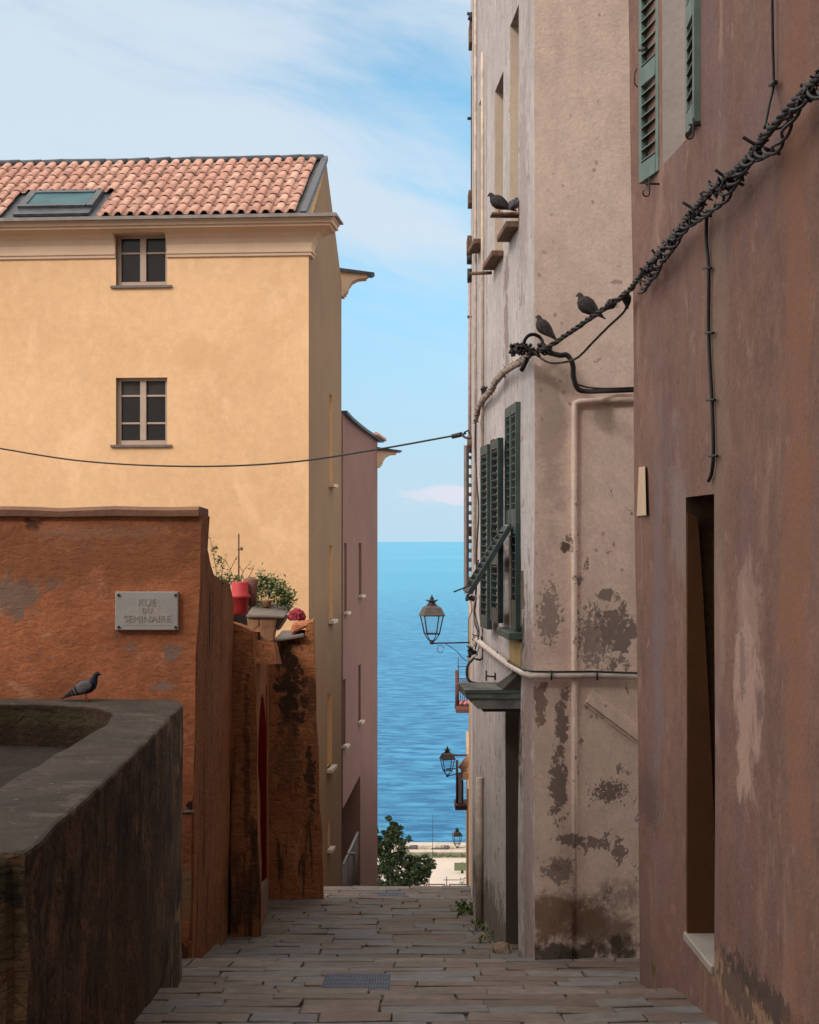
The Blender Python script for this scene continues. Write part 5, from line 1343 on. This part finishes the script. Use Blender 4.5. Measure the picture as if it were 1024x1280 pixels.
# crumpled red cloth
m = MB(); c_ = P(371, 771, 15.6); bmesh.ops.create_icosphere(m.bm, subdivisions=4, radius=.075)
for v in m.bm.verts:
    q = v.co.copy(); nn = abs(mnoise.noise(q*26))*.7+abs(mnoise.noise(q*55))*.3
    v.co = Vector((q.x*1.05, q.y*1.4, max(q.z, -.03)*1.0))*(1.15-nn*.9)
for f in m.bm.faces: f.smooth = True
o = m.build('crumpled_cloth', M_cloth, local=True); o.location = c_; tag(o, 'crumpled crimson cloth lying on the end of the orange wall', 'cloth')
rp2 = MB(); rp2.lathe([(.035, 0), (.05, .05), (.055, .055), (.05, .06), (0, .055)], n=14); o = rp2.build('plant_dish', M_terra, local=True); o.location = P(333, 759, 14.7); tag(o, 'small reddish dish of soil on the grey slab under the plants', 'dish')
def plant(name, label, D, stems, nleaf, ls, grp='plants on the garden wall', spread=.045):
    """stems: list of pixel polylines"""
    b0 = P(*stems[0][0], D); o = empty(name, b0, label, 'plant', grp); m = MB(); lf = MB()
    for st_ in stems:
        pts = cat([P(x, y, D+rnd.uniform(-.05, .05)) for x, y in st_], 5); m.tube(pts, .0035, 5, r2=.0015)
        for _ in range(int(nleaf*2.7)):
            f = rnd.uniform(.25, 1)**.8; i = min(int(f*(len(pts)-1)), len(pts)-2); p = pts[i].lerp(pts[i+1], rnd.random())+Vector([rnd.gauss(0, spread) for _ in range(3)])*.6
            nrm = (Vector((0, -.3, .8))+Vector([rnd.gauss(0, .6) for _ in range(3)])).normalized(); t = nrm.orthogonal().normalized(); a0 = rnd.uniform(0, 6.28)
            t = (t*math.cos(a0)+nrm.cross(t)*math.sin(a0)); b_ = nrm.cross(t); l_ = ls*rnd.uniform(.6, 1.2); w_ = l_*.36
            tn = rnd.random()
            lf.face([lf.v(p), lf.v(p+t*l_*.5+b_*w_*.5+nrm*.002), lf.v(p+t*l_), lf.v(p+t*l_*.5-b_*w_*.5+nrm*.002)], 0, tn)
    lf.build('leaves', M_leafg, o); m.build('stems', M_twig, o); return o
rnd = random.Random(31)
plant('creeper', 'straggly sprig of small leaves rising beside the ramped wall top', 12.6, [((272, 735), (270, 712), (266, 690), (262, 668)), ((266, 690), (270, 684)), ((271, 705), (276, 697)), ((275, 735), (278, 710), (276, 700)), ((274, 735), (284, 722))], 13, .026, spread=.012)
plant('shrub_plant', 'low leafy green plant behind the red pot', 13.9, [((284, 742), (278, 728), (272, 722)), ((286, 742), (288, 726), (284, 718)), ((290, 742), (296, 728), (300, 722)), ((280, 742), (276, 733), (268, 731))], 36, .035, spread=.03)
plant('bare_twigs', 'leafless brown twigs standing behind the red pot', 14.0, [((296, 735), (288, 712), (282, 700), (284, 693)), ((288, 712), (294, 700), (296, 695)), ((284, 703), (276, 697)), ((300, 735), (304, 715), (311, 706), (314, 700)), ((304, 715), (298, 706)), ((306, 730), (314, 716), (318, 706)), ((310, 711), (316, 712))], 2, .02, spread=.01)
plant('leafy_plant', 'bushy green plant with pointed leaves growing over the grey slab', 14.7,
      [((332, 758), (322, 738), (315, 728)), ((334, 758), (330, 735), (326, 716)), ((336, 758), (340, 735), (344, 722)), ((338, 758), (350, 742), (358, 738)), ((340, 758), (356, 750), (366, 746)), ((336, 758), (345, 740), (352, 728)), ((330, 758), (318, 745), (310, 738)), ((338, 758), (352, 752), (362, 755)), ((334, 758), (336, 742), (334, 726)), ((332, 758), (322, 750), (312, 752))], 52, .044, spread=.042)
m = MB(); m.tube([P(298.5, 740, 14.1), P(298.5, 667, 14.1)], .007, 6); m.tube([P(297, 687, 14.1), P(302.5, 686, 14.1)], .006, 6); m.tube([P(302, 684, 14.1), P(302, 688, 14.1)], .011, 8)
tag(m.build('garden_stake', M_rust, None, P(298.5, 740, 14.1)), 'thin rusty stake standing upright behind the red pot', 'stake')

# ------------------------------------------------------------------ pigeons
def pigeon(base, rotz, label, s=1.0, pitch=0, dark=False, fluff=1.0, hunch=False, legs=True, group='pigeons perched along the street'):
    o = empty('pigeon', base, label, 'pigeon', group)
    T = Matrix.Rotation(rotz, 4, 'Z') @ Matrix.Rotation(R(pitch), 4, 'Y') @ Matrix.Scale(s, 4) @ (Matrix.Diagonal((.86, 1.04, 1.10, 1)) if hunch else Matrix.Identity(4))
    spine = [(-.165, .012, .004, .020), (-.13, .026, .008, .024), (-.095, .045, .018, .027), (-.06, .064, .033, .038), (-.02, .085, .046, .048), (.02, .098, .050, .050), (.05, .115, .044, .043),
             (.065, .138, .030, .031), (.072, .158, .022, .022), (.080, .176, .0185, .0175), (.090, .186, .0165, .0155), (.101, .185, .0125, .0115), (.108, .182, .006, .006), (.122, .177, .0018, .002)]
    if hunch:
        spine = spine[:6]+[(.045, .112, .046, .044), (.060, .128, .036, .034), (.068, .142, .028, .027), (.077, .154, .0235, .022), (.088, .160, .019, .018), (.099, .158, .013, .012), (.106, .154, .006, .006), (.118, .149, .0018, .002)]
    ez_ = -.026 if hunch else 0
    m = MB(); rings = []; K = len(spine)
    for i, (x, z, rv, rh) in enumerate(spine):
        a = spine[max(i-1, 0)]; b = spine[min(i+1, K-1)]; t = Vector((b[0]-a[0], 0, b[1]-a[1])).normalized(); up = Vector((-t.z, 0, t.x))
        if i < 8: rv *= fluff; rh *= fluff
        rings.append([Vector((x, 0, z))+up*rv*math.sin(q)+Vector((0, rh*math.cos(q), 0)) for q in [2*math.pi*j/14 for j in range(14)]])
    m.loft(rings); b_ = m.build('body', M_wingd if dark else M_pig, o, local=True); b_.matrix_local = T
    for sd_ in (-1, 1):
        m = MB(); rings = []
        for (x, z, rv, rh, yo) in ((.062, .112, .006, .004, .040), (.045, .112, .028, .010, .043), (.01, .100, .038, .012, .046), (-.03, .082, .034, .011, .043), (-.07, .060, .024, .009, .034), (-.11, .040, .014, .007, .022), (-.145, .026, .005, .004, .012)):
            rings.append([Vector((x, sd_*yo*fluff, z))+Vector((-.35*rv*math.sin(q), sd_*rh*math.cos(q), rv*math.sin(q))) for q in [2*math.pi*j/12 for j in range(12)]])
        m.loft(rings); w_ = m.build('wing', M_wingd if dark else M_wing, o, local=True); w_.matrix_local = T
        m = MB(); bmesh.ops.create_icosphere(m.bm, subdivisions=1, radius=.0032, matrix=Matrix.Translation((.094, sd_*.0155, .188+ez_))); e = m.build('eye', M_rust, b_, local=True)
        if legs:
            m = MB(); m.tube([(.01, sd_*.018, .062), (.005, sd_*.018, .03), (.012, sd_*.018, .004)], .0032, 6)
            for q in (-.5, 0, .5): m.tube([(.012, sd_*.018, .004), (.012+.028*math.cos(q), sd_*.018+.028*math.sin(q), .002)], .0024, 5)
            m.tube([(.012, sd_*.018, .004), (-.004, sd_*.018, .002)], .0022, 5); l_ = m.build('leg', M_leg, o, local=True); l_.matrix_local = Matrix.Rotation(rotz, 4, 'Z') @ Matrix.Scale(s, 4)
    return o
pigeon((P(106, 0, 10.2).x, 10.2, -.952), R(-8), 'grey pigeon with dark neck and wing bars standing on the dark parapet', .86)
lp = wpt(wu(650)+.10, .125, 2.253)
pigeon(tuple(lp), R(168), 'dark pigeon with its head raised on the small perch board high on the white house', .80, 4, True, 1.15, True)
lp2 = wpt(wu(650)+.05, .035, 2.253)
pigeon(tuple(lp2), R(60), 'second pigeon huddled against the wall behind the other on the perch board', .58, 0, False, 1.1, True)
pigeon(tuple(P(733, 399, 10.12)), R(158), 'dark fluffed pigeon perched on the free span of the cable bundle', .80, -6, True, 1.22, True, legs=False)
pigeon(tuple(P(677, 424, 10.62)), R(152), 'greyish pigeon perched on the cable coil at the white corner', .74, -14, True, 1.12, True, legs=False)
# ------------------------------------------------------------------ light, sky, camera
SUN_DIR = Vector((-.46, -.72, .52)).normalized()
sun_el = math.asin(SUN_DIR.z); sun_az = math.atan2(SUN_DIR.x, SUN_DIR.y)
w = bpy.data.worlds.new('World'); sc.world = w; w.use_nodes = True
nt = w.node_tree; nt.nodes.clear()
class WN(NT):
    def __init__(s, t): s.t = t
k = WN(nt)
wo = nt.nodes.new('ShaderNodeOutputWorld'); bg = nt.nodes.new('ShaderNodeBackground')
st = nt.nodes.new('ShaderNodeTexSky'); st.sky_type = 'NISHITA'; st.sun_disc = False
st.sun_elevation = sun_el; st.sun_rotation = sun_az
st.air_density = 1.0; st.dust_density = .4; st.ozone_density = 2.0
v = nt.nodes.new('ShaderNodeTexCoord').outputs['Generated']
sv = k.xyz(v)
az = k.math('DIVIDE', sv[0], k.math('MAXIMUM', sv[1], .15)); el = k.math('DIVIDE', sv[2], k.math('MAXIMUM', k.math('ABSOLUTE', sv[1]), .15))
blue = k.mix(1.0, st.outputs[0], k.mix(k.rng(el, .0, .24), (.42, .58, .80), SKYTINT), 'MULTIPLY')
cv = nt.nodes.new('ShaderNodeCombineXYZ'); k.put(cv.inputs[0], az); k.put(cv.inputs[1], k.math('ADD', el, k.math('MULTIPLY', az, .30)))
cvo = k.vmath('MULTIPLY', cv.outputs[0], (3.0, 11.0, 1))
c1 = k.noise(k.vmath('ADD', cvo, CLOUDOFF), .55, 6, .55, .5)
c2 = k.noise(k.vmath('MULTIPLY', cvo, (2.2, 1.6, 1)), 1.1, 6, .62, .6)
cl = k.math('ADD', k.math('MULTIPLY', c1, .78), k.math('MULTIPLY', c2, .22))
cl = k.math('ADD', cl, k.rng(el, .10, .30, -.03, .07))
cl = k.math('ADD', cl, k.math('MULTIPLY', az, -.10))
cf = k.rng(cl, .415, .60, 0, .88)
skyc = k.mix(cf, blue, CLOUDCOL)
# low pale veil above the horizon and one small flat cloud
skyc = k.mix(k.rng(el, .0, .20, .93, 0), skyc, VEILCOL)
cw = nt.nodes.new('ShaderNodeCombineXYZ'); k.put(cw.inputs[0], az); k.put(cw.inputs[1], el)
pd = k.vmath('LENGTH', k.vmath('MULTIPLY', k.vmath('SUBTRACT', cw.outputs[0], (.026, .027, 0)), (36, 190, 1)))
pm = k.rng(k.math('ADD', pd, k.math('MULTIPLY', k.math('SUBTRACT', k.noise(cvo, 9, 5, .6), .5), 2.2)), .6, 1.3, .75, 0)
skyc = k.mix(pm, skyc, PINKCOL)
# warm fill added as bright cloud overhead and behind the viewer, out of view
up_ = k.math('MAXIMUM', k.rng(sv[2], .33, .60), k.rng(sv[1], .55, .1))
skyc = k.mix(k.math('MULTIPLY', up_, .92), skyc, OVERCOL)
k.put(bg.inputs[0], skyc); bg.inputs[1].default_value = SKYSTR
nt.links.new(bg.outputs[0], wo.inputs[0])
sd = bpy.data.lights.new('sun', 'SUN'); sd.energy = SUNE; sd.angle = R(9); sd.color = (1, .93, .84)
so = bpy.data.objects.new('sun', sd); col.objects.link(so); so.location = (0, 0, 30)
so.rotation_euler = SUN_DIR.to_track_quat('Z', 'Y').to_euler()
cd = bpy.data.cameras.new('camera'); cam = bpy.data.objects.new('camera', cd); col.objects.link(cam); sc.camera = cam
cd.sensor_fit = 'HORIZONTAL'; cd.sensor_width = 24; cd.lens = 50; cd.shift_y = (HY-640)/1024
cd.clip_start = .05; cd.clip_end = 90000
cam.rotation_euler = (R(90), 0, 0)
sc.view_settings.view_transform = 'Standard'; sc.view_settings.look = 'None'
sc.view_settings.exposure = EXPO; sc.view_settings.gamma = 1
sc.render.engine = 'CYCLES'; sc.cycles.max_bounces = 6; sc.cycles.diffuse_bounces = 4; sc.cycles.transparent_max_bounces = 8
sc.cycles.use_denoising = True
